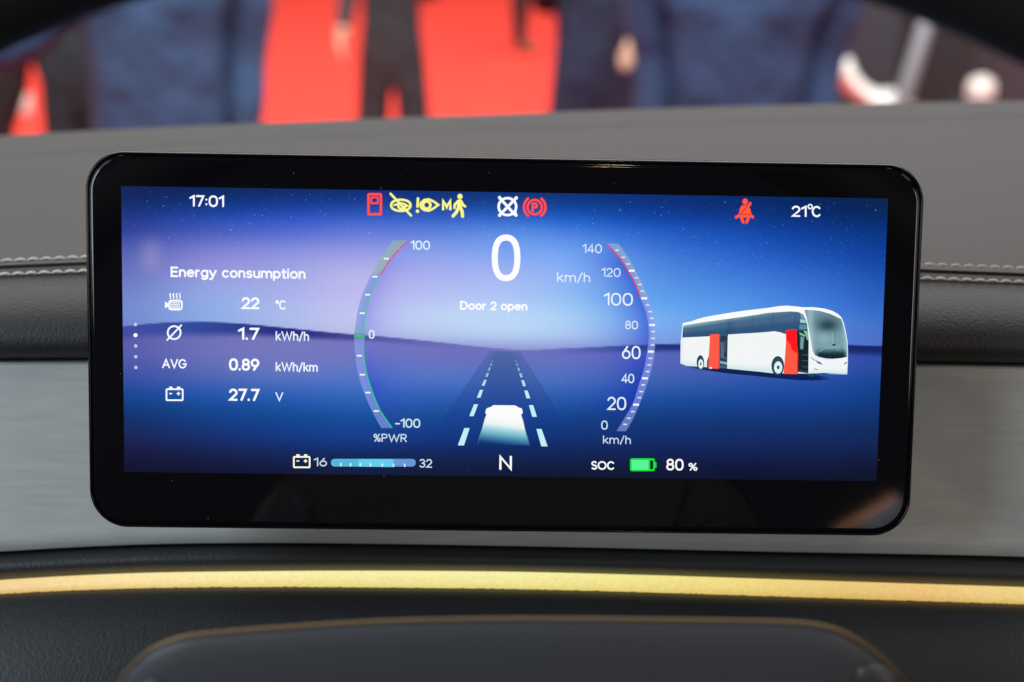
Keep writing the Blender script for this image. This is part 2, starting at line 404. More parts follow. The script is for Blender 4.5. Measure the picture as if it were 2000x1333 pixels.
GND = {
 640: [(96,94,184),(112,110,190),(120,118,196),(116,114,200),(118,116,198),(118,116,200),(110,112,200),(80,98,194),(66,88,190),(52,80,184),(42,72,172)],
 700: [(84,90,182),(108,110,194),(116,118,200),(112,116,204),(108,112,202),(104,112,202),(102,110,202),(86,100,196),(68,92,192),(54,84,188),(40,74,174)],
 740: [(60,80,176),(80,100,192),(88,114,204),(84,116,208),(80,114,208),(78,110,206),(72,108,200),(58,96,190),(42,84,182),(30,76,176),(18,66,158)],
 780: [(22,70,158),(30,84,180),(38,92,190),(44,100,196),(40,94,190),(38,92,186),(32,86,180),(24,76,168),(18,68,160),(14,64,154),(12,56,136)],
 820: [(14,52,122),(14,64,146),(14,72,158),(18,78,166),(18,72,158),(16,66,150),(14,62,144),(14,56,132),(14,52,126),(14,50,120),(12,46,108)],
 860: [(24,38,98),(20,46,120),(16,54,138),(16,60,150),(16,52,136),(14,48,126),(14,46,120),(14,42,114),(16,40,106),(16,38,100),(14,36,94)],
 900: [(26,28,76),(24,34,88),(20,40,104),(18,42,110),(16,38,100),(14,36,96),(14,34,92),(14,32,86),(16,30,82),(18,30,78),(18,28,70)],
 945: [(24,22,60),(22,24,64),(20,28,74),(18,30,78),(16,26,70),(14,24,66),(14,22,62),(14,22,60),(14,22,60),(16,22,58),(16,22,56)]}
def cubic_grid(tab):
    ys = sorted(tab); return np.array(ys, float), np.array([tab[y] for y in ys], float)
def interp2(tab, x, y):
    ys, g = tab; xs = np.array(CX, float)
    def wts(t, kn):
        i = np.clip(np.searchsorted(kn, t) - 1, 0, len(kn) - 2); f = np.clip((t - kn[i]) / (kn[i+1] - kn[i]), 0, 1)
        return i, f
    i, fx = wts(x, xs); j, fy = wts(y, ys)
    def cr(p0, p1, p2, p3, f):
        f = f[..., None]; return .5 * ((2*p1) + (-p0 + p2)*f + (2*p0 - 5*p1 + 4*p2 - p3)*f*f + (-p0 + 3*p1 - 3*p2 + p3)*f**3)
    def row(jj):
        jj = np.clip(jj, 0, len(ys) - 1)
        return cr(g[jj, np.clip(i-1, 0, None)], g[jj, i], g[jj, i+1], g[jj, np.clip(i+2, None, len(xs)-1)], fx)
    return np.clip(cr(row(j-1), row(j), row(j+1), row(j+2), fy), 0, 255)
TS, TG = cubic_grid(SKY), cubic_grid(GND)
HOR = crv([(200, 642), (240, 638), (300, 632), (390, 629), (450, 631), (550, 640), (650, 650), (750, 658), (850, 668), (950, 679), (1020, 684), (1100, 681), (1280, 673), (1400, 671), (1660, 674), (1760, 678)])
DK = [(200, .55), (280, .7), (450, .9), (560, 1), (700, .75), (820, .4), (930, .08), (1060, .05), (1150, .45), (1280, .9), (1500, 1), (1740, 1)]
HCOL = {200: (60,60,165), 350: (34,66,165), 480: (38,52,150), 580: (42,36,136), 700: (58,56,146), 1000: (118,112,196), 1280: (26,44,132), 1500: (22,40,122), 1740: (18,36,116)}
HB = [(200, 26), (400, 30), (550, 20), (700, 13), (850, 12), (1000, 10), (1280, 15), (1740, 20)]
LI = [(470,796.5),(505,764),(539,743),(577,724),(610,716),(630,712.5),(651,711),(694,711),(732,717),(767,728),(803,743.5),(837,767)]
LO = [(470,768),(505,743),(543,722),(577,707),(610,698),(630,695),(651,692),(694,694),(732,700),(767,711),(803,726.5),(837,745)]
RI = [(476.5,1184.6),(502,1208),(529,1226),(552,1239),(583,1250.6),(606,1260),(635,1266),(660,1267),(688,1263.5),(725,1256.5),(753,1247),(790,1235),(818,1219),(842.5,1204)]
RO = [(476.5,1208),(502,1226),(529,1241),(552,1253),(583,1266),(617,1275),(660,1279.5),(703,1276.5),(739,1267.5),(775,1255),(797,1246),(821,1235),(842.5,1222.5)]
def fy_(tab):
    ys, xs = zip(*tab); f = crv(list(zip(ys, xs))); return f
fLI, fLO, fRI, fRO = map(fy_, (LI, LO, RI, RO))
def bg(x, y):
    x = np.atleast_1d(np.asarray(x, float)); y = np.atleast_1d(np.asarray(y, float))
    tl = (x - 1000) * .0155                     # the rows of the table follow the screen's own slight roll
    sky = interp2(TS, x, y - tl); gnd = interp2(TG, x, y - tl * .8)
    h = HOR(x)
    dark = np.stack([np.interp(x, list(HCOL), [HCOL[k][c] for k in HCOL]) for c in range(3)], -1)
    thick = np.interp(x, *zip(*HB)); st = np.interp(x, *zip(*DK))
    kk = (st * (1 - sm(y, h + thick * .45, h + thick * 1.25)))[..., None]
    gnd = gnd * (1 - kk) + dark * kk
    e = sm(y, h - 1.2, h + 1.2)[..., None]
    c = sky * (1 - e) + gnd * e
    lum = c.mean(-1, keepdims=True); kd = .06 + .07 * e; c = (c * (1 - kd) + lum * kd) * np.array([.955, .985, .985])  # veiling glare put into the colours as slight desaturation
    c = c * (1 - .16 * (1 - sm(y - tl, 385, 450)))[..., None]
    c = c * (1 - .22 * sm(y - tl * .8, 850, 930))[..., None]
    # inside the dial arcs the picture darkens and turns a deeper blue
    inside = ((y > 462) & (y < 850))
    li = fLI(np.clip(y, 470, 837)); ri = fRI(np.clip(y, 476, 842))
    fade_v = sm(y, 470, 520) * (1 - sm(y, 800, 850))
    kl = np.where(x > li - 4, np.exp(-np.clip(x - li, 0, None) / 40.0), 0) * fade_v * .55
    kr = np.where(x < ri + 4, np.exp(-np.clip(ri - x, 0, None) / 48.0), 0) * fade_v * .72
    kl = (np.where(x < 1000, kl, 0))[..., None]; kr = (np.where(x > 1000, kr, 0))[..., None]
    lowl = sm(y, 640, 760)[..., None]
    tl_c = np.array([120, 126, 226]) * (1 - lowl) + np.array([40, 66, 200]) * lowl
    tr_c = np.array([52, 84, 205]) * (1 - lowl) + np.array([26, 50, 180]) * lowl
    c = c * (1 - kl) + np.minimum(tl_c, c + 12) * kl; c = c * (1 - kr) + np.minimum(tr_c, c + 10) * kr
    return c
M['pixels'] = emissive('display_pixels', 1.0, .045, .0, spec=.35)
NX, NY = 560, 215
us = np.linspace(SX0, SX1, NX); vs_ = np.linspace(SY1, SY0, NY)
def U2P(u, v):
    """display plane -> photo pixel"""
    p = np.stack([u, v, np.zeros_like(u)], -1) @ np.array(DROT).T + np.array(DORG) - np.array(EYE)
    p = p @ np.array(ROT)
    return 1000 + F * p[..., 0] / -p[..., 2], 666.5 - F * p[..., 1] / -p[..., 2]
uu, vv = np.meshgrid(us, vs_)
PX, PY = U2P(uu, vv)
colg = bg(PX.ravel(), PY.ravel())
g = np.random.RandomState(3)
moire = 1 + .012 * np.sin(PX.ravel() * 2 * math.pi / 8.3 + .4 * np.sin(PY.ravel() / 40)) * np.exp(-((PX.ravel() - 480) / 260) ** 2)
colg = colg * moire[:, None] + g.normal(0, 1.3, colg.shape)
idx = np.arange(NX * NY).reshape(NY, NX)
quads = np.stack([idx[:-1, :-1], idx[1:, :-1], idx[1:, 1:], idx[:-1, 1:]], -1).reshape(-1, 4)
me = bpy.data.meshes.new('display_screen')
me.vertices.add(NX * NY); me.vertices.foreach_set('co', np.stack([uu.ravel(), vv.ravel(), np.full(NX * NY, .00008)], -1).astype(np.float32).ravel())
me.loops.add(len(quads) * 4); me.loops.foreach_set('vertex_index', quads.astype(np.int32).ravel())
me.polygons.add(len(quads)); me.polygons.foreach_set('loop_start', np.arange(0, len(quads) * 4, 4, dtype=np.int32)); me.polygons.foreach_set('loop_total', np.full(len(quads), 4, np.int32))
me.update(calc_edges=True); set_cols(me, lin(np.clip(colg, 0, 255))); me.materials.append(M['pixels'])
scr = bpy.data.objects.new('display_screen', me); C.objects.link(scr); scr.parent = unit

LAY = .00003
class G:
    """collects flat coloured shapes given in photo pixels, then links them as one mesh on the screen"""
    def __init__(s): s.v = []; s.f = []; s.c = []
    def tri(s, pts, faces, cols, layer):
        b = len(s.v)
        for (x, y) in pts: u, v = S(x, y); s.v.append((u, v, .00014 + LAY * layer))
        s.f += [tuple(b + i for i in f) for f in faces]; s.c += list(cols)
    def poly(s, pts, col, layer=1, step=None):
        bm = bmesh.new(); vs = [bm.verts.new((x, y, 0)) for x, y in pts]; fc = bm.faces.new(vs)
        bmesh.ops.triangulate(bm, faces=[fc])
        if callable(col) and step:
            xs = [p[0] for p in pts]; ys = [p[1] for p in pts]
            sx, sy = step if isinstance(step, tuple) else (step, step)
            for a0, a1, stp, nv in ((min(xs), max(xs), sx, (1, 0, 0)), (min(ys), max(ys), sy, (0, 1, 0))):
                p = a0 + stp
                while p < a1:
                    bmesh.ops.bisect_plane(bm, geom=bm.verts[:] + bm.edges[:] + bm.faces[:], plane_co=(p * nv[0], p * nv[1], 0), plane_no=nv); p += stp
        bm.verts.index_update(); P2 = [(v.co.x, v.co.y) for v in bm.verts]; fs = [[v.index for v in f.verts] for f in bm.faces]
        bm.free()
        # keep every face turned to the viewer
        out = []
        for f in fs:
            ar = sum(P2[f[i]][0] * P2[f[(i+1) % len(f)]][1] - P2[f[(i+1) % len(f)]][0] * P2[f[i]][1] for i in range(len(f)))
            out.append(f if ar < 0 else f[::-1])
        cs = [lin(col(*p)) if callable(col) else lin(col) for p in P2]
        s.tri(P2, out, cs, layer); return s
    def line(s, pts, wd, col, layer=1, closed=False, cap=True):
        pts = [Vector(p) for p in pts]; n = len(pts); L = []; Rr = []
        for i in range(n):
            a = pts[(i - 1) % n] if (closed or i > 0) else None; b = pts[(i + 1) % n] if (closed or i < n - 1) else None
            d1 = (pts[i] - a).normalized() if a is not None else None; d2 = (b - pts[i]).normalized() if b is not None else None
            if d1 is None: d1 = d2
            if d2 is None: d2 = d1
            n1 = Vector((-d1.y, d1.x)); n2 = Vector((-d2.y, d2.x)); m = (n1 + n2)
            m = m.normalized() if m.length > 1e-6 else n1
            k = wd / 2 / max(m.dot(n1), .45); L.append(pts[i] + m * k); Rr.append(pts[i] - m * k)
        P2 = L + Rr; fs = []
        for i in range(n if closed else n - 1):
            j = (i + 1) % n; fs.append([i, j, n + j, n + i])
        if cap and not closed:
            for (c, e, sgn) in ((pts[0], pts[0] - pts[1], 1), (pts[-1], pts[-1] - pts[-2], 1)):
                a0 = math.atan2(e.y, e.x); b = len(P2)
                P2 += [c + Vector((math.cos(a0 + t), math.sin(a0 + t))) * wd / 2 for t in np.linspace(-math.pi/2, math.pi/2, 7)]
                fs.append(list(range(b, b + 7)))
        out = []
        for f in fs:
            ar = sum(P2[f[i]][0] * P2[f[(i+1) % len(f)]][1] - P2[f[(i+1) % len(f)]][0] * P2[f[i]][1] for i in range(len(f)))
            out.append(f if ar < 0 else f[::-1])
        cs = [lin(col(p[0], p[1])) if callable(col) else lin(col) for p in P2]
        s.tri([(p[0], p[1]) for p in P2], out, cs, layer); return s
    def disc(s, cx, cy, rx, ry, col, layer=1, seg=24):
        return s.poly([(cx + rx * math.cos(2*math.pi*k/seg), cy + ry * math.sin(2*math.pi*k/seg)) for k in range(seg)], col, layer)
    def arc(s, cx, cy, rx, ry, a0, a1, wd, col, layer=1, seg=28, closed=False, cap=True):
        n = seg if closed else seg + 1
        return s.line([(cx + rx * math.cos(R(a0 + (a1 - a0) * k / seg)), cy + ry * math.sin(R(a0 + (a1 - a0) * k / seg))) for k in range(n)], wd, col, layer, closed, cap)
    def build(s, name, label=None):
        o = mesh_obj(name, s.v, s.f, M['pixels'], scr); set_cols(o.data, s.c)
        if label: o['label'] = label
        return o

def el(cx, cy, rx, ry, a0, a1, n=None):
    n = n or max(4, int(abs(a1 - a0) / 18)); return [(cx + rx * math.cos(R(a0 + (a1 - a0) * k / n)), cy + ry * math.sin(R(a0 + (a1 - a0) * k / n))) for k in range(n + 1)]
def sel(cx, cy, rx, ry, e=2.4, n=28):
    return [(cx + rx * math.copysign(abs(math.cos(2*math.pi*k/n)) ** (2/e), math.cos(2*math.pi*k/n)), cy + ry * math.copysign(abs(math.sin(2*math.pi*k/n)) ** (2/e), math.sin(2*math.pi*k/n))) for k in range(n)] + ['closed']
XH = .70
GL = {   # width, strokes (lettering drawn as strokes: x in 0..1 of the width, y in cap heights)
 '0': (.52, [sel(.5, .5, .5, .5)]), '1': (.22, [[(-.15, .80), (1, 1), (1, 0)]]),
 '2': (.46, [el(.5, .70, .5, .30, 165, -30) + [(0, 0), (1, 0)]]), '3': (.46, [el(.48, .75, .46, .25, 150, -90), el(.48, .27, .52, .27, 90, -150)]),
 '4': (.52, [[(.76, 0), (.76, 1), (0, .26), (1.06, .26)]]), '6': (.50, [el(.5, .32, .5, .32, 0, 360)[:-1] + ['closed'], [(.66, 1), (.07, .45)]]),
 '7': (.46, [[(0, 1), (1, 1), (.34, 0)]]), '8': (.48, [el(.5, .755, .43, .245, 0, 360)[:-1] + ['closed'], el(.5, .27, .5, .27, 0, 360)[:-1] + ['closed']]),
 '9': (.50, [el(.5, .68, .5, .32, 0, 360)[:-1] + ['closed'], [(.93, .55), (.34, 0)]]),
 ':': (.02, [[(0, .16), (0, .19)], [(0, .64), (0, .67)]]), '.': (.02, [[(0, .0), (0, .03)]]), '-': (.34, [[(0, .42), (1, .42)]]), '/': (.34, [[(0, -.10), (1, 1.02)]]),
 '%': (.62, [el(.2, .78, .2, .2, 0, 360)[:-1] + ['closed'], el(.8, .2, .2, .2, 0, 360)[:-1] + ['closed'], [(.15, 0), (.85, 1)]]),
 'A': (.72, [[(0, 0), (.5, 1), (1, 0)], [(.2, .32), (.8, .32)]]), 'V': (.70, [[(0, 1), (.5, 0), (1, 1)]]),
 'G': (.72, [el(.52, .5, .52, .5, 42, 360) + [(.62, .46)]]), 'W': (1.05, [[(0, 1), (.26, 0), (.5, .92), (.74, 0), (1, 1)]]),
 'P': (.50, [[(0, 0), (0, 1), (.55, 1)] + el(.55, .74, .45, .26, 75, -75) + [(.55, .48), (0, .48)]]),
 'R': (.52, [[(0, 0), (0, 1), (.55, 1)] + el(.55, .74, .42, .26, 75, -75) + [(.55, .48), (0, .48)], [(.5, .46), (1, 0)]]),
 'N': (.62, [[(0, 0), (0, 1), (1, 0), (1, 1)]]), 'S': (.50, [el(.5, .755, .46, .245, 35, 265, 12) + el(.5, .255, .5, .255, 85, -145, 12)]),
 'O': (.82, [sel(.5, .5, .5, .5, 2.05)]), 'C': (.66, [el(.55, .5, .55, .5, 45, 315)]), 'E': (.48, [[(1, 1), (0, 1), (0, 0), (1, 0)], [(0, .52), (.9, .52)]]),
 'D': (.64, [[(0, 0), (0, 1), (.4, 1)] + el(.42, .5, .58, .5, 80, -80) + [(.4, 0), (0, 0)]]),
 'k': (.42, [[(0, 0), (0, 1)], [(.92, XH), (0, .25)], [(.32, .40), (1, 0)]]), 'h': (.42, [[(0, 0), (0, 1)], [(0, .36)] + el(.5, .40, .5, .30, 170, 0) + [(1, 0)]]),
 'm': (.80, [[(0, 0), (0, XH)], [(0, .38)] + el(.25, .42, .25, .28, 170, 0) + [(.5, 0)], [(.5, .38)] + el(.75, .42, .25, .28, 170, 0) + [(1, 0)]]),
 'n': (.42, [[(0, 0), (0, XH)], [(0, .36)] + el(.5, .40, .5, .30, 170, 0) + [(1, 0)]]), 'r': (.24, [[(0, 0), (0, XH)], [(0, .36)] + el(1.0, .38, 1.0, .31, 170, 92)]),
 'e': (.50, [[(.02, .37), (1, .37)] + el(.5, .35, .5, .35, 15, 312)]), 'g': (.48, [el(.5, .35, .5, .35, 0, 360)[:-1] + ['closed'], [(1, XH), (1, -.04)] + el(.5, -.05, .5, .24, -10, -145)]),
 'y': (.48, [[(0, XH), (.5, 0)], [(1, XH), (.5, -.0), (.26, -.29), (.0, -.29)]]), 'c': (.44, [el(.55, .35, .55, .35, 48, 312)]), 'o': (.50, [sel(.5, .35, .5, .35, 2.05, 24)]),
 's': (.38, [el(.5, .53, .46, .17, 35, 265, 9) + el(.5, .175, .5, .175, 85, -145, 9)]), 'u': (.42, [[(0, XH), (0, .30)] + el(.5, .30, .5, .30, 190, 350) + [(1, .34)], [(1, XH), (1, 0)]]),
 'p': (.48, [[(0, XH), (0, -.28)], el(.5, .35, .5, .35, 0, 360)[:-1] + ['closed']]), 't': (.26, [[(.4, .95), (.4, .15), (.6, .0), (1, .0)], [(-.1, XH - .02), (1.05, XH - .02)]]),
 'i': (.02, [[(0, 0), (0, XH)], [(0, .95), (0, .98)]]), '\u00b0': (.24, [el(.5, .86, .5, .135, 0, 360)[:-1] + ['closed']]), ' ': (.16, []),
}
def text(body, x0, x1, yb, cap, col=(255, 255, 255), wt=.13, name='number', layer=6):
    """text whose ink runs from x0 to x1 (photo px), baseline yb at its left end, cap height and stroke weight in px / cap"""
    if body == ' ': return
    pos = 0; lay = []
    for ch in body:
        w_, st = GL[ch]; lay.append((pos, w_, st)); pos += w_ + .13 + wt * .45
    total = pos - .13 - wt * .45
    slope = .0160 - (yb - 376) / 560 * .0037
    sw = cap * wt; ux = (x1 - x0 - sw) / total
    g = G(); k = 0
    for p, w_, st in lay:
        for s_ in st:
            cl = s_[-1] == 'closed'; pts = s_[:-1] if cl else s_
            q = []
            for x, y in pts:
                X = x0 + sw / 2 + (p + x * w_) * ux; q.append((X, yb + (X - x0) * slope - sw / 2 - y * (cap - sw)))
            g.line(q, sw, col, layer + .35 * (k % 9), closed=cl); k += 1
    return g.build(name)

WH = (252, 253, 255); SOFT = (208, 232, 248)
text('17:01', 371, 438, 404, 22.5, WH, 0.163, 'clock_text')
text('Energy consumption', 333.6, 597, 541.5, 20.5, WH, 0.185, 'heading_text')
text('22', 472, 507, 604, 23.5, WH, 0.187); text('1.7', 466, 506.5, 664, 24, WH, 0.187)
text('0.89', 447.5, 507, 724, 24, WH, 0.187); text('27.7', 447.5, 507, 783, 24, WH, 0.187)
text('°C', 538, 559, 605, 18.5, WH, 0.158, 'unit_text'); text('kWh/h', 538.6, 604, 665.5, 18.5, (225, 245, 252), 0.158, 'unit_text')
text('kWh/km', 538.6, 621, 725.5, 18.5, (235, 245, 252), 0.158, 'unit_text'); text('V', 538, 553.6, 783.5, 17.5, (215, 242, 252), 0.158, 'unit_text')
text('AVG', 317, 364.5, 719.5, 18.5, WH, 0.156, 'average_text')
text('100', 802.4, 840, 488, 18, (220, 245, 252), 0.149); text('0', 720, 732, 662, 17.5, (225, 242, 250), 0.158); text('-100', 771.4, 821, 835.5, 18, (205, 232, 240), 0.158)
text('%PWR', 729.6, 794.7, 863, 16, (200, 222, 235), 0.149, 'unit_text')
text('km/h', 1088, 1152.5, 551, 19, (226, 240, 252), 0.128, 'unit_text')
text('Door 2 open', 898.4, 1030, 605.5, 17.5, WH, 0.2, 'message_text')
text('140', 1138, 1175.6, 494.5, 17.5, (214, 234, 250), 0.132); text('120', 1175, 1212, 541, 17.5, (214, 234, 250), 0.132)
text('100', 1180, 1236, 597, 25, (232, 244, 252), 0.128); text('80', 1220.7, 1246, 643.5, 17, (214, 234, 250), 0.141)
text('60', 1214.5, 1251, 701.5, 26, (232, 244, 252), 0.128); text('40', 1213.5, 1238.7, 748.5, 18.5, (214, 234, 250), 0.141)
text('20', 1186, 1223, 801, 26, (226, 240, 250), 0.128); text('0', 1174, 1187, 839.5, 18, (206, 228, 245), 0.141)
text('km/h', 1177.5, 1232, 867, 16.5, (196, 216, 235), 0.141, 'unit_text')
text('16', 613.8, 639, 911, 17, (196, 214, 230), 0.149); text('32', 819, 844, 913.5, 17, (200, 220, 235), 0.149)
text('N', 975, 1000, 918, 28, (255, 250, 238), 0.165, 'gear_letter')
text('SOC', 1154.5, 1200, 917.5, 17, WH, 0.178, 'charge_text'); text('80', 1301, 1335, 919, 23, WH, 0.156); text('%', 1344.5, 1362, 919.5, 15.5, WH, 0.171, 'unit_text')
text('21', 1546, 1575, 424, 22, WH, 0.163); text('C', 1585, 1603, 424.5, 22, WH, 0.163, 'unit_text')
G().arc(1582, 404, 4, 4, 0, 360, 2.6, WH, 6, closed=True).build('degree_sign')
# the big speed figure
g_ = G(); rx, ry = 22, 39.5
pts = []
for k in range(64):
    a_ = 2 * math.pi * k / 64; ca, sa = math.cos(a_), math.sin(a_); e_ = 2.45
    pts.append((988.4 + rx * math.copysign(abs(ca) ** (2/e_), ca) + 0, 504 + ry * math.copysign(abs(sa) ** (2/e_), sa)))
g_.line(pts, 12, WH, 6, closed=True); g_.build('speed_number')

# page dots
for k, (x, y, bright) in enumerate(((265, 634, 0), (265, 655, 1), (265.5, 676, 0), (265.6, 697, 0), (265.8, 718, 0))):
    G().disc(x, y, 3.3 + .7 * bright, 3.3 + .7 * bright, (255, 255, 255) if bright else (190, 205, 240), 5).build('page_dot')

# icons on the left
g_ = G(); g_.arc(340.5, 650, 12.6, 12.6, 0, 360, 3.4, WH, 5, closed=True); g_.line([(354.5, 635.5), (327, 664.5)], 3.2, WH, 6); g_.build('diameter_icon')
def rr_line(g, x0, x1, y0, y1, r, wd, col, layer):
    pts = []
    for cx, cy, a0 in ((x1 - r, y1 - r, 0), (x0 + r, y1 - r, 90), (x0 + r, y0 + r, 180), (x1 - r, y0 + r, 270)):
        pts += [(cx + r * math.cos(R(a0 + 30 * k)), cy + r * math.sin(R(a0 + 30 * k))) for k in range(4)]
    g.line(pts, wd, col, layer, closed=True)
def rr_fill(g, x0, x1, y0, y1, r, col, layer, step=None):
    pts = []
    for cx, cy, a0 in ((x1 - r, y1 - r, 0), (x0 + r, y1 - r, 90), (x0 + r, y0 + r, 180), (x1 - r, y0 + r, 270)):
        pts += [(cx + r * math.cos(R(a0 + 18 * k)), cy + r * math.sin(R(a0 + 18 * k))) for k in range(6)]
    g.poly(pts, col, layer, step)
g_ = G(); rr_line(g_, 330.5, 355.5, 587.5, 605, 4.5, 3.4, WH, 5)
for y in (591.5, 595, 598.5, 602): g_.line([(335.5, y), (349, y)], 2.0, WH, 6, cap=False)
g_.line([(334.2, 588), (334.2, 604)], 1.6, WH, 7, cap=False); g_.line([(350.5, 588), (350.5, 604)], 1.6, WH, 7, cap=False)
g_.poly([(322.5, 590), (322.5, 602), (325, 602), (329.5, 597.5), (329.5, 594.5), (325, 590)], WH, 5)
for x in (333.2, 339.4, 345.6, 351.8): g_.line([(x + .6, 573.5), (x - 1.2, 576), (x + .6, 579.5), (x - .4, 583.5)], 2.2, WH, 5)
g_.build('heater_icon')
def battery(x0, x1, y0, y1, col):
    g = G(); rr_line(g, x0 + 1.5, x1 - 1.5, y0 + 5, y1 - 1.6, 1.5, 3.2, col, 5)
    w_ = x1 - x0
    g.poly([(x0 + w_*.19, y0), (x0 + w_*.38, y0), (x0 + w_*.38, y0 + 4), (x0 + w_*.19, y0 + 4)], col, 6)
    g.poly([(x0 + w_*.63, y0), (x0 + w_*.82, y0), (x0 + w_*.82, y0 + 4), (x0 + w_*.63, y0 + 4)], col, 6)
    ym = y0 + (y1 - y0) * .48
    g.line([(x0 + w_*.2, ym), (x0 + w_*.36, ym)], 2.4, col, 7, cap=False)
    g.line([(x0 + w_*.62, ym), (x0 + w_*.82, ym)], 2.4, col, 7, cap=False); g.line([(x0 + w_*.72, ym - 3.4), (x0 + w_*.72, ym + 3.4)], 2.4, col, 8, cap=False)
    g.build('battery_icon')
battery(324, 358.7, 755.5, 783.5, WH); battery(572.6, 606.5, 887.5, 914.5, (255, 252, 225))

# warning lamps along the top
RED, REDE = (255, 88, 82), (236, 20, 36); YEL, YELE = (252, 250, 150), (190, 205, 40)
def glow(fn, name, c1, c2, ex=1.6):
    g = G(); fn(g, c2, ex, 0); fn(g, c1, 0, 4); return g.build(name)
def door(g, c, e, l):
    rr_line(g, 719.8, 744, 380, 419, 1.5, 4.0 + e, c, 3 + l); rr_line(g, 725.3, 738, 386, 397.5, .5, 3.0 + e * .6, c, 4 + l)
glow(door, 'door_warning', RED, REDE)
def lens(cx, cy, hw, hh, n=12):
    up = [(cx + hw * math.cos(math.pi * k / n), cy - hh * math.sin(math.pi * k / n) ** .9) for k in range(n + 1)]
    lo = [(cx - hw * math.cos(math.pi * k / n), cy + hh * math.sin(math.pi * k / n) ** .9) for k in range(1, n)]
    return up + lo
def eye1(g, c, e, l):
    g.line(lens(783, 401.5, 19, 11), 3.6 + e, c, 3 + l, closed=True); g.line([(763, 379), (803, 421.5)], 3.6 + e, c, 4 + l)
    g.arc(785, 402, 7, 6.5, -20, 200, 3.6 + e, c, 5 + l); g.line([(770, 401), (785, 397), (797, 403)], 2.8 + e, c, 6 + l)
glow(eye1, 'eye_crossed_warning', YEL, YELE)
def eye2(g, c, e, l):
    pts = [(856, 400.5), (847, 394), (838, 390), (829, 391), (823, 396), (821, 401), (823, 406.5), (829, 411), (838, 412), (847, 407.5)]
    g.line(pts, 3.6 + e, c, 3 + l, closed=True); g.arc(833.5, 401, 7.2, 7.2, 0, 360, 4.2 + e, c, 4 + l, closed=True)
    g.line([(816.5, 388), (815.6, 404)], 4.0 + e, c, 5 + l); g.disc(815.6, 413, 3 + e / 2, 3 + e / 2, c, 5 + l)
glow(eye2, 'eye_attention_warning', YEL, YELE)
def walker(g, c, e, l):
    g.disc(898.4, 384.2, 4.7 + e/2, 4.7 + e/2, c, 3 + l)
    g.poly([(893.5 - e/2, 391), (900.5, 389.5), (903.5 + e/2, 394), (901.5 + e/2, 408), (893 - e/2, 408)], c, 4 + l)
    g.line([(899, 406), (902.5, 413), (903.5, 423)], 5.4 + e, c, 5 + l); g.line([(895.5, 406), (891.5, 415), (885, 422.5)], 5.4 + e, c, 6 + l)
    g.line([(895, 393), (888.5, 400), (887.5, 406.5)], 4 + e, c, 7 + l); g.line([(901, 394), (904.5, 401), (908.3, 403.5)], 4 + e, c, 8 + l)
glow(walker, 'pedestrian_warning', YEL, YELE)
g_ = G()
for c, e, l in ((YELE, 1.4, 0), (YEL, 0, 4)):
    g_.line([(865.5, 411), (865.5, 393), (872.5, 405), (879.5, 393), (879.5, 411)], 4.4 + e, c, 3 + l, cap=False)
g_.build('mode_letter')
g_ = G(); g_.arc(991, 404, 17.2, 16.6, 0, 360, 5.0, WH, 5, closed=True)
g_.line([(976, 387), (1003, 417)], 5.4, WH, 6); g_.line([(1008, 387.5), (975.5, 421)], 5.4, WH, 7); g_.poly([(1008.5, 409), (1009.5, 423), (996.5, 419.5)], WH, 8)
g_.disc(975.8, 386.5, 3.4, 3.4, WH, 8); g_.disc(1008.2, 387, 3.4, 3.4, WH, 9); g_.disc(975.8, 421, 3.2, 3.2, WH, 10); g_.disc(1007.6, 420.5, 3.4, 3.4, WH, 11)
g_.build('retarder_off_icon')
def park(g, c, e, l):
    g.arc(1044.3, 405, 14, 14, 0, 360, 3.6 + e, c, 3 + l, closed=True)
    g.arc(1044.3, 405, 21, 21, 128, 232, 3.8 + e, c, 4 + l); g.arc(1044.3, 405, 21, 21, -52, 52, 3.8 + e, c, 5 + l)
    g.line([(1040.2, 412.5), (1040.2, 398.5), (1045.5, 398.2), (1048.6, 401), (1047.8, 404.8), (1041, 406.5)], 4.0 + e * .6, c, 6 + l)
glow(park, 'parking_brake_warning', RED, REDE)
def belt(g, c, e, l):
    g.disc(1455, 394.5, 5 + e/2, 6 + e/2, c, 3 + l)
    g.poly([(1448, 402 - e/2), (1461.5, 402 - e/2), (1464.5 + e/2, 408), (1467.5 + e/2, 421), (1465 + e/2, 425.5), (1444 - e/2, 425.5), (1442.5 - e/2, 421), (1445 - e/2, 408)], c, 4 + l)
    g.line([(1456, 410), (1465, 397.5)], 4.4 + e, c, 5 + l); g.line([(1446, 419.5), (1437.5, 425)], 4.6 + e, c, 5 + l); g.line([(1464, 420), (1470, 424.5)], 4.6 + e, c, 6 + l)
    g.line([(1447, 424), (1451, 434.5)], 4.8 + e, c, 7 + l); g.line([(1462.5, 424), (1457.5, 434.5)], 4.8 + e, c, 8 + l)
glow(belt, 'seat_belt_warning', (255, 92, 66), (235, 14, 30)).data
G().line([(1459, 404), (1445.5, 418)], 1.3, (190, 24, 30), 14, cap=False).line([(1445, 420.5), (1454.5, 419), (1465.5, 421)], 1.3, (200, 24, 30), 15, cap=False).build('belt_line')

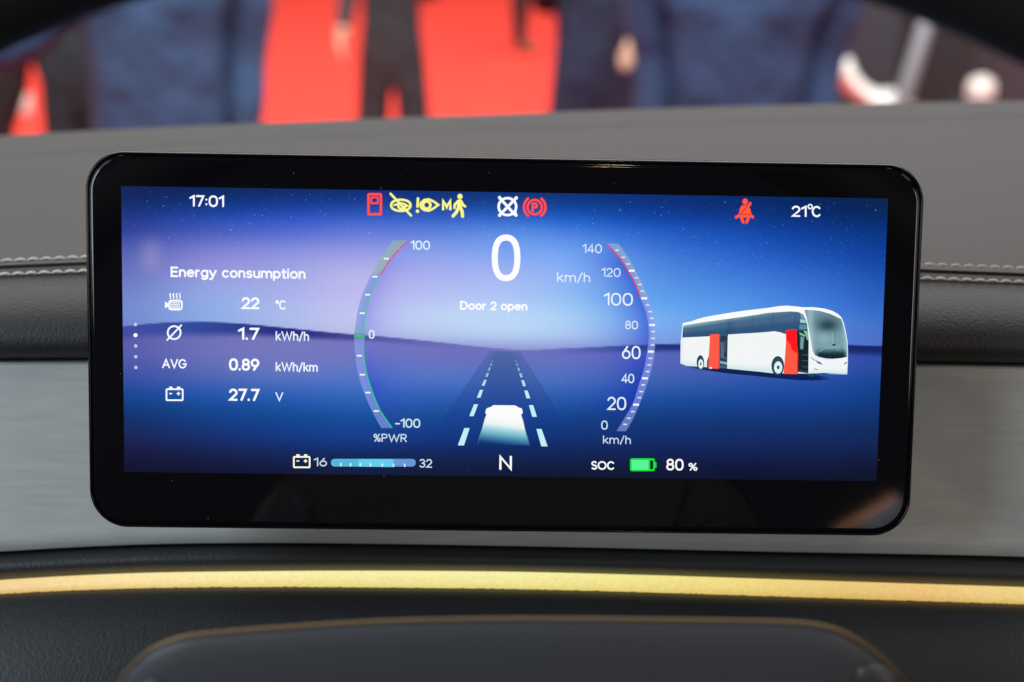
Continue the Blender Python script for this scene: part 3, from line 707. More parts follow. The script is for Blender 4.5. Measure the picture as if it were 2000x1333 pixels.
# gauge bands
def band(fi, fo, y0, y1, col, name, k=.45, n=44):
    g = G(); ys = np.linspace(y0, y1, n); ti = [(float(fi(y)), y) for y in ys]; to = [(float(fo(y)), y) for y in ys]
    P2 = ti + to; fs = []
    for i in range(n - 1):
        f = [i, i + 1, n + i + 1, n + i]
        ar = sum(P2[f[j]][0] * P2[f[(j+1) % 4]][1] - P2[f[(j+1) % 4]][0] * P2[f[j]][1] for j in range(4)); fs.append(f if ar < 0 else f[::-1])
    b = bg([p[0] for p in P2], [p[1] for p in P2]); cc = np.array([col(p[1]) for p in P2], float)
    g.tri(P2, fs, lin(b * (1 - k) + cc * k), 1); return g.build(name)
band(fLI, fLO, 470, 836.5, lambda y: np.array([150, 185, 165]) if y < 538 else (np.array([120, 150, 215]) if y < 660 else np.array([150, 165, 235])), 'gauge_band', .62)
band(fRI, fRO, 476.5, 842.5, lambda y: np.array([165, 180, 205]) if y < 583 else np.array([150, 165, 235]), 'gauge_band', .62)
g_ = G()
ys = np.linspace(470, 538, 5)
for i in range(4): g_.line([(float(fLI(y)), y) for y in np.linspace(ys[i] + 1.0, ys[i+1] - 1.0, 4)], 2.2, (232, 58, 92), 4, cap=False)
g_.build('red_scale_line')
g_ = G(); ys = np.linspace(540, 649, 4)
for i in range(3): g_.line([(float(fLI(y)), y) for y in np.linspace(ys[i] + .8, ys[i+1] - .4, 6)], 2.2, (86, 198, 150), 4, cap=False)
ys = np.linspace(658, 836, 6)
for i in range(5): g_.line([(float(fLI(y)), y) for y in np.linspace(ys[i] + .6, ys[i+1] - .6, 6)], 2.0, (36, 205, 92), 4, cap=False)
g_.line([(692, 651), (711.5, 651.2)], 2.8, (38, 205, 70), 5, cap=False); g_.line([(692, 656.8), (711.5, 657)], 2.8, (38, 205, 70), 5, cap=False)
g_.build('green_scale_line')
G().line([(float(fRI(y)), y) for y in np.linspace(476.5, 581, 16)], 2.3, (226, 40, 84), 4, cap=False).build('red_scale_line')
g_ = G()
for x, y in ((754.5,505.4),(732.5,540.7),(718,576),(707.7,612),(702,695),(708,732),(718.7,767),(735,803)): g_.line([(x - 5, y), (x + 5, y + .1)], 3.2, (235, 250, 255), 5, cap=False)
g_.build('scale_marks')
g_ = G()
for y in (529, 583, 635, 687, 739, 790.6): x = float(fRI(y)) + 7.5; g_.line([(x - 5.6, y), (x + 5.6, y + .2)], 4.2, (248, 252, 255), 5, cap=False)
for y in (489,503,516,543,556,569,596,609,622,648,661,674,700,713,726,752,765,777,804,817,829): x = float(fRI(y)) + 8.5; g_.line([(x - 3.6, y), (x + 3.6, y + .1)], 2.7, (215, 232, 248), 5, cap=False)
g_.build('scale_marks')

# bottom bars
g_ = G(); rr_fill(g_, 646.5, 812, 896.5, 911.5, 7, lambda x, y: np.array([92, 190, 228]) * .96 if x < 760 else np.array([104, 150, 214]), 3, (14, 40)); g_.build('voltage_bar')
g_ = G(); g_.poly([(700, 896.9), (768.5, 897.6), (768.5, 912.4), (700, 911.6)], (100, 206, 236), 4); g_.build('voltage_fill')
g_ = G()
for k, x in enumerate((665.8, 684.7, 704, 724, 747, 768.7, 790.6)): y = 904 + (x - 660) * .012; g_.line([(x, y + .5), (x, y + 6.5)], 3, (215, 245, 252), 5, cap=False)
g_.build('voltage_marks')
g_ = G(); rr_fill(g_, 1230.5, 1279, 895.5, 920.5, 4, (22, 226, 58), 3); rr_fill(g_, 1233.6, 1266.5, 898.6, 917.6, 1.5, (88, 244, 152), 4)
g_.poly([(1269.5, 899.5), (1275.5, 899.5), (1275.5, 916.5), (1269.5, 916.5)], (6, 40, 24), 5); g_.poly([(1278.5, 903), (1282, 903), (1282, 913.5), (1278.5, 913.5)], (24, 225, 60), 4); g_.build('charge_icon')

# lane picture
def rc(x, y):
    t = np.clip((y - 686) / (840 - 686), 0, 1); b = bg(x, y)[0]
    cen = np.array([74, 100, 158]) * (1 - t) + np.array([14, 52, 140]) * t
    k = .78 * (1 - sm(np.array(t), .75, 1.0)); 
    ed = abs(x - 985) / (30 + t * 118)
    k = k * (1 if ed < .55 else .62) * (1 - sm(np.array(ed), .93, 1.1) * .6)
    return b * (1 - k) + cen * k
g_ = G(); g_.poly([(955.5, 686.5), (1016, 687), (1094, 810), (1116, 850), (852, 850), (868, 815)], rc, 1, (7, 6)); g_.build('road_picture')
zx = lambda a, b: (840 + a / 5.796, 660 + b / 5.796)
for pts in ([(705,255),(716,255),(709,272),(698,272)], [(690,290),(707,290),(694,318),(677,318)],[(668,336),(688,336),(675,374),(653,374)],[(643,398),(667,398),(651,443),(625,443)],
            [(612,476),(641,476),(616,543),(583,543)],[(565,590),(601,590),(569,678),(529,678)],[(497,753),(544,753),(493,887),(444,887)],[(388,1022),(448,1022),(384,1218),(314,1218)],
            [(961,255),(974,255),(982,274),(968,274)],[(973,291),(990,291),(1001,320),(984,320)],[(986,338),(1008,338),(1021,377),(1000,377)],[(1008,402),(1034,402),(1050,449),(1022,449)],
            [(1030,480),(1063,480),(1086,549),(1051,549)],[(1066,598),(1105,598),(1134,686),(1092,686)],[(1118,762),(1167,762),(1209,895),(1157,895)],[(1203,1032),(1262,1032),(1330,1229),(1259,1229)]):
    y_ = pts[0][1]; t = min(1, max(0, (y_ - 240) / 300)); c_ = np.array([120, 150, 205]) * (1 - t) + np.array([192, 240, 245]) * t
    G().poly([zx(*p) for p in pts], tuple(c_), 4).build('lane_dash')
def tc_(x, y):
    q = (y - 792) / (870 - 792); q2 = q + (x - 985) * -.0016
    st = [(0, (252, 253, 252)), (.36, (250, 250, 250)), (.50, (236, 244, 244)), (.62, (165, 214, 224)), (.74, (110, 180, 200)), (.86, (66, 122, 165)), (1.0, (14, 50, 112))]
    return np.array([np.interp(q2, [s[0] for s in st], [s[1][k] for s in st]) for k in range(3)])
g_ = G(); g_.poly([zx(*p) for p in [(715,763),(965,765),(1000,788),(1038,800),(1048,832),(1045,860),(1030,868),(1128,1216),(525,1212),(638,866),(625,855),(632,812),(648,795),(690,782)]], tc_, 5, (5, 4))
for a_, b_ in (((622, 900), (540, 1205)), ((1046, 900), (1112, 1205))): g_.line([zx(*a_), zx(*b_)], 1.0, lambda x, y: (120, 150, 175) if y < 845 else (60, 100, 150), 6, cap=False)
g_.build('own_bus_picture')

# stars
g_ = G(); rs = random.Random(11); n = 0
while n < 430:
    x = rs.uniform(242, 1728); y = rs.uniform(372, 560); lim = 400 + 110 * math.exp(-((x - 1500) / 330) ** 2) + 75 * math.exp(-((x - 420) / 260) ** 2) + 30
    if y < 374 + (x - 237) * .016 or y > lim + rs.uniform(-30, 30): continue
    if 962 < x < 1015 and y > 452: continue
    r_ = rs.choice((.5, .6, .7, .8, .9, 1.35)); b = bg(x, y)[0]; k = rs.uniform(.12, .5)
    g_.disc(x, y, r_, r_, tuple(b * (1 - k) + np.array([205, 225, 255]) * k), 1, 6); n += 1
o = g_.build('star_field'); o['kind'] = 'stuff'

# bus picture
A = lambda x, y: (1300 + x / 7.405, 580 + y / 7.405)
B = lambda x, y: (1480 + x / 7.405, 580 + y / 7.405)
def pl(f, *p): return [f(a, b) for a, b in p]
g_ = G()
def shadow(x, y):
    b = bg(x, y)[0]; t = sm(np.array(x), 1322, 1400) * (1 - sm(np.array(x), 1590, 1632))
    return b * (1 - .8 * t) + np.array([8, 20, 60]) * .8 * t
g_.poly(pl(A, (150, 985), (450, 1045), (900, 1110), (1333, 1150)) + pl(B, (150, 1165), (560, 1205), (820, 1212), (1130, 1196), (1000, 1165), (700, 1100), (300, 1060)) + pl(A, (800, 1000), (300, 960)), shadow, 1, (14, 8)); g_.build('bus_shadow_picture')
W1, W2 = (250, 252, 252), (243, 245, 246)
def bodyc(x, y):
    bot = 713 + (x - 1330) * .068 if x < 1580 else 730
    t = float(sm(np.array(y), bot - 12, bot + 3)); c = np.array(W1 if y < 640 else W2, float)
    c = c * (1 - t) + np.array([206, 232, 232.]) * t
    t = math.exp(-((x - 1329) / 5) ** 2); c = c * (1 - .25 * t) + np.array([190, 215, 235.]) * .25 * t
    return c
g_ = G()
body = pl(A, (212, 965), (216, 650), (225, 570), (240, 410), (250, 380), (370, 355), (470, 320), (560, 295), (780, 255), (1100, 205), (1333, 178)) + \
       pl(B, (150, 160), (300, 136), (420, 128), (540, 138), (660, 152), (800, 150), (960, 170), (1080, 205), (1160, 250), (1210, 300), (1245, 390), (1275, 520), (1295, 640), (1302, 780), (1300, 960), (1292, 1120), (1160, 1112), (960, 1100), (740, 1112), (200, 1105)) + \
       pl(A, (1333, 1082), (900, 1040), (440, 1008), (300, 1000))
g_.poly(body, bodyc, 1.6, (12, 5)); g_.build('bus_body_picture')
def wnd(x, y):
    top = 634 - (x - 1333) * .182; bot = 660 - (x - 1333) * .062
    t = np.clip((y - top) / max(bot - top, 1), 0, 1); u = (x - 1333) / 240.0
    c0 = np.array([150, 190, 200]) * (1 - .25 * u); c1 = np.array([70, 104, 138]); c2 = np.array([48, 84, 122])
    k = sm(np.array(t), .05, .42); c = c0 * (1 - k) + c1 * k; k = sm(np.array(t), .5, .8); c = c * (1 - k) + c2 * k
    return c * (1 - .10 * math.exp(-((x - 1425) / 6) ** 2))
g_ = G(); g_.poly(pl(A, (240, 590), (252, 415), (560, 365), (900, 320), (1333, 258)) + pl(B, (150, 232), (300, 222), (480, 212), (590, 222), (650, 255), (690, 320), (712, 400), (722, 500), (580, 500), (560, 492), (552, 470), (405, 485), (400, 540), (320, 512), (230, 498), (170, 506), (0, 520)) +
               pl(A, (1333, 515), (905, 545), (900, 565), (785, 572), (640, 572)), wnd, 2, (6, 3)); 
for x0, y0, x1, y1, f in ((785, 400, 790, 560, A), (908, 375, 905, 545, A), (1255, 280, 1255, 510, A), (205, 240, 210, 505, B), (225, 240, 225, 500, B), (540, 220, 545, 480, B)):
    g_.line([f(x0, y0), f(x1, y1)], .8, (52, 84, 112), 4, cap=False)
g_.poly(pl(B, (612, 250), (660, 262), (690, 330), (620, 312)), (100, 160, 178), 4); g_.poly(pl(B, (608, 325), (690, 332), (695, 382), (612, 375)), (160, 205, 212), 4); g_.poly(pl(B, (600, 400), (700, 404), (712, 470), (598, 470)), (92, 140, 160), 4)
g_.build('bus_side_window_picture')
g_ = G(); g_.poly(pl(A, (785, 572), (898, 560), (888, 1040), (775, 1035)), (40, 58, 82), 2)
g_.poly(pl(A, (795, 660), (845, 655), (840, 870), (795, 860)), (84, 108, 140), 3); g_.poly(pl(A, (830, 640), (880, 640), (870, 800), (842, 800)), (62, 80, 92), 4)
g_.poly(pl(A, (785, 925), (888, 945), (888, 985), (785, 965)), (130, 170, 176), 3); g_.poly(pl(A, (785, 850), (885, 880), (885, 905), (785, 885)), (80, 100, 104), 3); g_.poly(pl(A, (780, 985), (888, 1005), (888, 1036), (778, 1030)), (66, 96, 126), 4)
g_.build('bus_doorway_picture'); g_ = G(); g_.poly(pl(B, (556, 482), (722, 490), (735, 640), (730, 1108), (575, 1085)), (22, 38, 46), 2)
g_.poly(pl(B, (655, 492), (718, 498), (728, 640), (705, 610), (690, 545)), (120, 205, 140), 3); g_.poly(pl(B, (602, 515), (680, 560), (662, 765), (608, 760)), (60, 92, 100), 3); g_.poly(pl(B, (622, 580), (662, 585), (648, 755), (612, 750)), (120, 160, 165), 4)
g_.poly(pl(B, (600, 512), (690, 555), (680, 578), (600, 540)), (150, 180, 165), 5)
for y in (830, 915, 1000): g_.poly(pl(B, (632, y), (730, y + 8), (730, y + 24), (640, y + 14)), (56, 76, 86), 3)
g_.poly(pl(B, (590, 1060), (730, 1075), (730, 1100), (590, 1085)), (46, 66, 84), 3)
g_.build('bus_doorway_picture')
g_ = G(); g_.poly(pl(A, (640, 545), (765, 538), (783, 560), (770, 1040), (618, 1036), (622, 880), (636, 860)), (255, 92, 72), 3); g_.line([A(779, 565), A(768, 1035)], 1.4, (205, 22, 40), 4, cap=False); g_.disc(*A(650, 1028), 3, 1.6, (250, 240, 225), 5); g_.build('bus_door_picture', 'red rear bus door drawn open')
g_ = G(); g_.poly(pl(B, (402, 488), (545, 470), (562, 500), (566, 700), (582, 850), (575, 1120), (372, 1116), (392, 860), (408, 620)), (255, 88, 66), 3)
g_.poly(pl(B, (404, 490), (545, 472), (560, 505), (563, 690), (574, 830), (540, 800), (490, 760), (470, 690), (430, 645), (406, 630)), (252, 24, 30), 4); g_.line([B(578, 840), B(572, 1115)], 1.6, (200, 18, 34), 5, cap=False)
g_.build('bus_door_picture', 'red front bus door drawn open')
def wsc(x, y):
    bx, by = (x - 1480) * 7.405, (y - 580) * 7.405
    c = np.array([122, 158, 168.])
    k = math.exp(-((bx - 760) / 50) ** 2); c = c * (1 - k * .6) + np.array([178, 212, 220]) * k * .6
    k = math.exp(-(((bx - 1010) / 150) ** 2 + ((by - 410) / 95) ** 2)); c = c * (1 - k) + np.array([38, 62, 72]) * k
    k = math.exp(-(((bx - 1010) / 230) ** 2 + ((by - 300) / 150) ** 2)) * .35; c = c * (1 - k) + np.array([70, 100, 110]) * k
    k = math.exp(-(((bx - 960) / 110) ** 2 + ((by - 600) / 90) ** 2)) * .6; c = c * (1 - k) + np.array([146, 180, 190]) * k
    k = float(sm(np.array(by), 720, 850)) * float(sm(np.array(bx), 800, 900)); c = c * (1 - k) + np.array([16, 44, 56]) * k
    k = math.exp(-((bx - 1255 - (by - 500) * .09) / 26) ** 2); c = c * (1 - k * .7) + np.array([150, 205, 200]) * k * .7
    return c
g_ = G(); g_.poly(pl(B, (672, 188), (760, 190), (900, 205), (1040, 245), (1160, 300), (1205, 322), (1235, 400), (1262, 520), (1285, 650), (1292, 780), (1288, 870), (1200, 888), (1080, 898), (980, 892), (880, 870), (820, 835), (792, 780), (770, 650), (740, 480), (705, 300)), wsc, 3, (3, 3))
g_.line([B(885, 795), B(985, 735), B(1180, 742)], 1.1, (150, 185, 190), 5, cap=False); g_.line([B(1082, 520), B(1082, 690)], .8, (160, 190, 195), 5, cap=False); g_.line([B(1118, 500), B(1115, 690)], .8, (90, 120, 125), 5, cap=False)
g_.poly(pl(B, (1075, 682), (1122, 682), (1122, 705), (1075, 705)), (30, 55, 62), 6); g_.line([B(830, 840), B(900, 868), B(1080, 880), B(1280, 868)], 1.2, (16, 36, 50), 6, cap=False)
g_.line([B(1130, 775), B(1200, 775)], .8, (120, 160, 165), 6, cap=False)
g_.build('bus_windscreen_picture')
g_ = G(); g_.line([B(766, 876), B(800, 905), B(850, 928), B(880, 945)], 1.3, (32, 110, 180), 4, cap=False); g_.poly(pl(B, (845, 925), (905, 945), (938, 985), (890, 972), (850, 950)), (60, 120, 165), 5)
g_.line([B(1245, 975), B(1290, 945)], 2.4, (70, 130, 185), 4, cap=False); g_.line([B(812, 1040), B(868, 1056)], 1.6, (90, 140, 155), 4, cap=False)
g_.line([B(1010, 1112), B(1290, 1122)], 1.2, (150, 185, 210), 4, cap=False); g_.line([B(800, 790), B(830, 850), B(880, 885), B(980, 905), B(1090, 910)], 1.1, (200, 215, 225), 2, cap=False)
g_.build('bus_front_light_picture')
def wheel(f, cx, cy, rx, ry, hx, hy, name='bus_wheel_picture'):
    g = G(); c = f(cx, cy); s = 1 / 7.405
    g.disc(c[0], c[1], rx * s, ry * s, (24, 62, 78), 3); g.disc(c[0] + 3*s, c[1] + 8*s, rx * s * .82, ry * s * .86, (52, 74, 88), 4); g.disc(c[0] + 5*s, c[1] + 22*s, hx * s, hy * s, (226, 242, 246), 5)
    g.disc(c[0] + 5*s, c[1] + 20*s, hx * s * .34, hy * s * .32, (50, 84, 110), 6); g.build(name)
wheel(A, 502, 950, 54, 105, 36, 68); wheel(B, 288, 1000, 92, 142, 60, 88)
G().poly(pl(A, (600, 1030), (598, 930), (618, 870), (632, 862), (620, 1034)), (22, 62, 76), 2).build('bus_wheel_picture')
G().poly(pl(B, (700, 1112), (845, 1108), (820, 1150), (770, 1158), (720, 1140)), (24, 70, 92), 2).build('bus_wheel_picture')

# dust on the glass
bm = bmesh.new(); rs = random.Random(5)
for k in range(150):
    x = rs.uniform(X0 + .005, X1 - .005); y = rs.uniform(Y0 + .004, Y1 - .004)
    inside = SX0 < x < SX1 and SY0 < y < SY1
    if inside and rs.random() < .75: continue
    r_ = rs.choice((.00006, .00008, .0001, .00016)) ; n_ = 5; z = .0012 if False else .00075
    bm.faces.new([bm.verts.new((x + r_ * math.cos(2*math.pi*i/n_) * rs.uniform(.7, 1.3), y + r_ * math.sin(2*math.pi*i/n_) * rs.uniform(.7, 1.6), .0006)) for i in range(n_)])
o = bm_obj('dust', bm, M['dust'], unit); o['kind'] = 'stuff'

# small unseen lights added only for their reflections in the glossy cover glass
def mirrored(name, px, py, dist, sx, sy, rad, col, roll, shape='RECTANGLE'):
    d = (ROT @ Vector(((px - 1000) / F, -(py - 666.5) / F, -1))).normalized()
    t = (DORG - EYE).dot(nrm) / d.dot(nrm); hit = EYE + d * t; rf = d - nrm * 2 * d.dot(nrm)
    l = bpy.data.lights.new(name, 'AREA'); l.shape = shape; l.size = sx; l.size_y = sy; l.energy = rad * math.pi * sx * sy; l.color = col
    o = bpy.data.objects.new(name, l); C.objects.link(o); o.location = hit + rf * dist
    o.rotation_euler = ((-rf).to_track_quat('-Z', 'Y').to_matrix() @ Matrix.Rotation(R(roll), 3, 'Z')).to_euler()
mirrored('added_streak_light', 1690, 1006, .9, .075, .0018, 15.0, (1, .42, .20), 30)
mirrored('added_patch_light', 1725, 1010, .9, .05, .02, 1.3, (.75, .85, 1), 32)
mirrored('added_smudge_light', 294, 497, 1.2, .022, .04, 3.0, (1, .72, .45), 0, 'ELLIPSE')

# ------------------------------------------------------------------ steering wheel (close, out of focus)
wb = -ROT.col[2]            # optical axis
top_in = P(950, -106, .285); hub_c = P(985, 1640, .415)
axis_up = (top_in - hub_c); RIN = axis_up.length; axis_up.normalize()
axis_x = (ROT @ Vector((1, 0, 0))); axis_x = (axis_x - axis_up * axis_x.dot(axis_up)).normalized()
axis_n = axis_x.cross(axis_up)     # towards the driver
WR = Matrix((axis_x, axis_up, axis_n)).transposed()
wheel_t = thing('steering_wheel', 'dark steering wheel with orange glint painted along the hub edge, in front of the display, out of focus', 'steering wheel', hub_c, WR)
rt = .0175; Rm = RIN + rt
V = []; Fc = []; N1, N2 = 96, 16
for i in range(N1):
    a_ = 2 * math.pi * i / N1
    for j in range(N2):
        b_ = 2 * math.pi * j / N2; r_ = Rm + rt * math.cos(b_)
        V.append((r_ * math.sin(a_), r_ * math.cos(a_), rt * .85 * math.sin(b_)))
for i in range(N1):
    for j in range(N2): Fc.append((i * N2 + j, ((i + 1) % N1) * N2 + j, ((i + 1) % N1) * N2 + (j + 1) % N2, i * N2 + (j + 1) % N2))
mesh_obj('rim', V, Fc, M['rim'], wheel_t, True)
# hub outline given by photo pixels on the wheel's own plane
WI = WR.transposed()   # world -> wheel
def HP(px, py):
    d = ROT @ Vector(((px - 1000) / F, -(py - 666.5) / F, -1)); t = (hub_c - EYE).dot(axis_n) / d.dot(axis_n)
    q = WI @ (EYE + d * t - hub_c); return Vector((q.x, q.y))
key = [(1000, 1209), (1300, 1211), (1500, 1214), (1590, 1219), (1650, 1234), (1700, 1262), (1740, 1296), (1775, 1336), (1800, 1420), (1800, 1640), (1780, 1840), (1690, 1960), (1400, 2010), (1000, 2020),
       (600, 2010), (310, 1960), (205, 1840), (185, 1640), (195, 1420), (226, 1336), (252, 1300), (290, 1268), (350, 1245), (430, 1235), (560, 1225), (750, 1214)]
def catmull(pts, sub):
    n = len(pts); out = []
    for i in range(n):
        p0, p1, p2, p3 = (pts[(i + k) % n] for k in (-1, 0, 1, 2))
        for s_ in range(sub):
            t = s_ / sub; out.append(.5 * ((2*p1) + (p2 - p0)*t + (2*p0 - 5*p1 + 4*p2 - p3)*t*t + (3*p1 - p0 - 3*p2 + p3)*t**3))
    return out
ol = catmull([HP(k[0], k[1] + 7) for k in key], 5); n = len(ol)
cen = sum(ol, Vector((0, 0))) / n
nr = []
for i in range(n):
    t = (ol[(i + 1) % n] - ol[i - 1]).normalized(); nv = Vector((t.y, -t.x)); nv = nv if nv.dot(ol[i] - cen) > 0 else -nv; nr.append(nv)
prof = [(.070, -.034), (.050, -.030), (.022, -.017), (.008, -.0065), (.0015, -.0034), (.0008, -.0018), (.0030, 0), (.007, .0016), (.014, .0034), (.024, .0052), (.036, .0064)]
V = []; Fc = []
for ins, z in prof: V += [(p.x - nv.x * ins, p.y - nv.y * ins, z) for p, nv in zip(ol, nr)]
for r_ in range(len(prof) - 1):
    for i in range(n): Fc.append((r_ * n + i, r_ * n + (i + 1) % n, (r_ + 1) * n + (i + 1) % n, (r_ + 1) * n + i))
V.append((cen.x, cen.y, .008)); c0 = len(V) - 1
for i in range(n): Fc.append(((len(prof) - 1) * n + i, (len(prof) - 1) * n + (i + 1) % n, c0))
# clockwise outline: turn faces outwards
me_h = mesh_obj('hub', V, Fc, M['hub'], wheel_t, True)
bm = bmesh.new(); bm.from_mesh(me_h.data); bmesh.ops.recalc_face_normals(bm, faces=bm.faces); bm.to_mesh(me_h.data); bm.free()
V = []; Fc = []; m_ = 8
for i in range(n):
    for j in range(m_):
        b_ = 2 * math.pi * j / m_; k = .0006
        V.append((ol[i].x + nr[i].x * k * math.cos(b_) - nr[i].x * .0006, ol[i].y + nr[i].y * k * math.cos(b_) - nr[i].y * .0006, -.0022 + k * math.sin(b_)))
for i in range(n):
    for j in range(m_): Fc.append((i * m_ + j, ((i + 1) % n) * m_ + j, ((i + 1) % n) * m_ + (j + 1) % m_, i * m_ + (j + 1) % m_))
mesh_obj('edge_glint', V, Fc, M['glint'], wheel_t, True)  # thin piping painted as the glint on the hub's bevel
for s_ in (-1, 1):
    bm = bmesh.new(); x0, x1 = sorted((s_ * .118, s_ * (RIN + .004))); box_bm(bm, x0, x1, -.035, .005, -.026, -.008, .006); bm_obj('spoke', bm, M['rim'], wheel_t, True)
def pod(cx, cy, rx, ry, rot, name, mat, z=.0035):
    bm = bmesh.new(); bmesh.ops.create_uvsphere(bm, u_segments=24, v_segments=12, radius=1)
    c = HP(cx, cy); bmesh.ops.transform(bm, matrix=Matrix.Translation((c.x, c.y, z)) @ Matrix.Rotation(R(rot), 4, 'Z') @ Matrix.Diagonal((rx, ry, .0035, 1)), verts=bm.verts)
    return bm_obj(name, bm, mat, wheel_t, True)
pod(1712, 1325, .0085, .0052, -38, 'thumb_button', M['button'], .0016)
pod(300, 1352, .009, .006, 40, 'thumb_button', M['button'], .0016)

# ------------------------------------------------------------------ people
def limb(G_, pts, mats, start=None):
    """adds a chain; pts = [(x, y, z, rx, ry)], returns indices"""
    ids = []; prev = start
    for p in pts:
        G_['v'].append(p); i = len(G_['v']) - 1; ids.append(i)
        if prev is not None: G_['e'].append((prev, i))
        prev = i
    return ids
def person(label, loc, yaw, top, legs, shoes, stance=.07, armL=None, armR=None, bulk=1.0, scale=1.0, stride=0.0, group=None, coat=False):
    g = {'v': [], 'e': []}; b = bulk
    pel = limb(g, [(0, 0, .95, (.185 if coat else .165) * b, .125 * b)], 0)[0]
    if coat: limb(g, [(0, 0, .80, .19 * b, .13 * b)], 0, pel)
    sp = limb(g, [(0, 0, 1.10, .160 * b, .120 * b), (0, .01, 1.25, .175 * b, .125 * b), (0, .01, 1.38, .165 * b, .11 * b), (0, 0, 1.47, .075, .07), (0, -.01, 1.53, .058, .058), (0, -.015, 1.60, .080, .095), (0, -.01, 1.68, .078, .098), (0, -.005, 1.735, .045, .06)], 0, pel)
    limb(g, [(0, -.105, 1.615, .015, .015)], 0, sp[5])             # nose
    for s_ in (-1, 1): limb(g, [(s_ * .085, .005, 1.63, .010, .020)], 0, sp[5])   # ears
    def arm(s_, pose):
        el, wr = pose
        sh = limb(g, [(s_ * .175 * b, .01, 1.40, .068 * b, .068 * b), (s_ * .2 * b, .01, 1.33, .062 * b, .062 * b), (*el, .052 * b, .052 * b), ((el[0] + wr[0]) / 2, (el[1] + wr[1]) / 2, (el[2] + wr[2]) / 2, .050 * b, .050 * b), (*wr, .038, .038)], 0, sp[2])
        d = (Vector(wr) - Vector(el)).normalized(); side = Vector((0, 1, 0)); side = (side - d * side.dot(d)).normalized(); nn = d.cross(side)
        pm = Vector(wr) + d * .055; pi = limb(g, [(*(Vector(wr) + d * .018), .026, .026), (*pm, .036, .022)], 0, sh[-1])
        for k, ln in enumerate((.068, .078, .072, .055)):
            o = side * ((k - 1.5) * .021); b1 = pm + d * .035 + o; b2 = b1 + d * ln * .5 + nn * .010; b3 = b2 + d * ln * .42 + nn * .022
            limb(g, [(*b1, .010, .010), (*b2, .009, .009), (*b3, .0075, .0075)], 0, pi[-1])
        t1 = pm - d * .02 - side * .045 + nn * .01; t2 = t1 + d * .035 - side * .012 + nn * .012; limb(g, [(*t1, .012, .012), (*t2, .009, .009)], 0, pi[0])
    arm(-1, armL or ((-.27, .03, 1.12), (-.27, -.06, .88))); arm(1, armR or ((.27, .03, 1.12), (.27, -.06, .88)))
    for s_ in (-1, 1):
        yo = stride * s_
        ft = limb(g, [(s_ * .080, 0, .86, .105 * b, .112 * b), (s_ * (.084 + stance * .15), yo * .3, .68, .098 * b, .100 * b), (s_ * (.088 + stance * .5), yo * .5, .48, .080, .085), (s_ * (.088 + stance * .8), yo * .9, .28, .068, .072), (s_ * (.088 + stance), yo + .01, .09, .058, .062), (s_ * (.09 + stance), yo - .05, .055, .048, .045), (s_ * (.10 + stance), yo - .15, .045, .045, .038)], 0, pel)
    me = bpy.data.meshes.new('person'); me.from_pydata([v[:3] for v in g['v']], g['e'], [])
    ob = bpy.data.objects.new('tmp', me); C.objects.link(ob)
    md = ob.modifiers.new('s', 'SKIN'); md.use_smooth_shade = True
    sk = me.skin_vertices[0].data
    for i, v in enumerate(g['v']): sk[i].radius = (v[3], v[4])
    sk[0].use_root = True
    ob.modifiers.new('ss', 'SUBSURF').levels = 1
    dg = bpy.context.evaluated_depsgraph_get(); m2 = bpy.data.meshes.new_from_object(ob.evaluated_get(dg)); m2.name = 'person'
    bpy.data.objects.remove(ob); bpy.data.meshes.remove(me)
    m2.materials.clear()
    for m in (top, legs, M['skin'], shoes): m2.materials.append(m)
    J = []
    al = armL or ((-.27, .03, 1.12), (-.27, -.06, .88)); ar = armR or ((.27, .03, 1.12), (.27, -.06, .88))
    for p in m2.polygons:
        c = p.center; mi = 0
        if c.z > 1.505 and abs(c.x) < .13: mi = 2
        elif c.z < .085: mi = 3
        else:
            hand = False
            for el, wr in (al, ar):
                d = (Vector(wr) - Vector(el)).normalized()
                t_ = (c - Vector(wr)).dot(d)
                if .008 < t_ < .22 and ((c - Vector(wr)) - d * t_).length < .075: hand = True
            mi = 2 if hand else (1 if c.z < (.70 if coat else .86) and abs(c.x) < .27 + stance else 0)
        p.material_index = mi; p.use_smooth = True
    o = bpy.data.objects.new('person', m2); C.objects.link(o); o.location = (loc[0], loc[1], 0); o.rotation_euler = (0, 0, yaw); o.scale = (scale,) * 3
    tag(o, label, 'person', group)
    # hair as a close cap over the skull
    bm = bmesh.new(); bmesh.ops.create_uvsphere(bm, u_segments=20, v_segments=12, radius=1)
    bmesh.ops.transform(bm, matrix=Matrix.Translation((0, .012, 1.685)) @ Matrix.Diagonal((.098, .118, .105, 1)), verts=bm.verts)
    bmesh.ops.delete(bm, geom=[v for v in bm.verts if v.co.z < 1.665 - (v.co.y - .0) * .5 and v.co.y < .06 or v.co.z < 1.60], context='VERTS')
    bm_obj('hair', bm, M['hair'], o, True)
    for s_ in (-1, 1):
        bm = bmesh.new(); bmesh.ops.create_uvsphere(bm, u_segments=10, v_segments=6, radius=.011); bmesh.ops.translate(bm, vec=(s_ * .032, -.108, 1.645), verts=bm.verts); bm_obj('eye', bm, M['shoe'], o, True)
    return o
def ground(px, depth):
    p = P(px, 120, depth); return (p.x, p.y)
GP = 'visitors standing on the red carpet'
person('large person in a blue jacket at the left, one arm held out', ground(314, 4.4), R(4), M['blue'], M['blue'], M['shoe'], armL=((-.38, -.02, 1.16), (-.66, -.12, 1.13)), armR=((.25, .03, 1.12), (.25, -.06, .84)), bulk=1.44, scale=1.1, coat=True, group=GP)
person('person in a blue jacket filling the right of the view, beside the grey post', ground(1442, 4.4), R(-5), M['blue2'], M['blue2'], M['shoe'], armL=((-.245, .03, 1.12), (-.25, -.08, .84)), armR=((.245, .03, 1.12), (.25, -.08, .84)), bulk=1.5, scale=1.1, coat=True, group=GP)
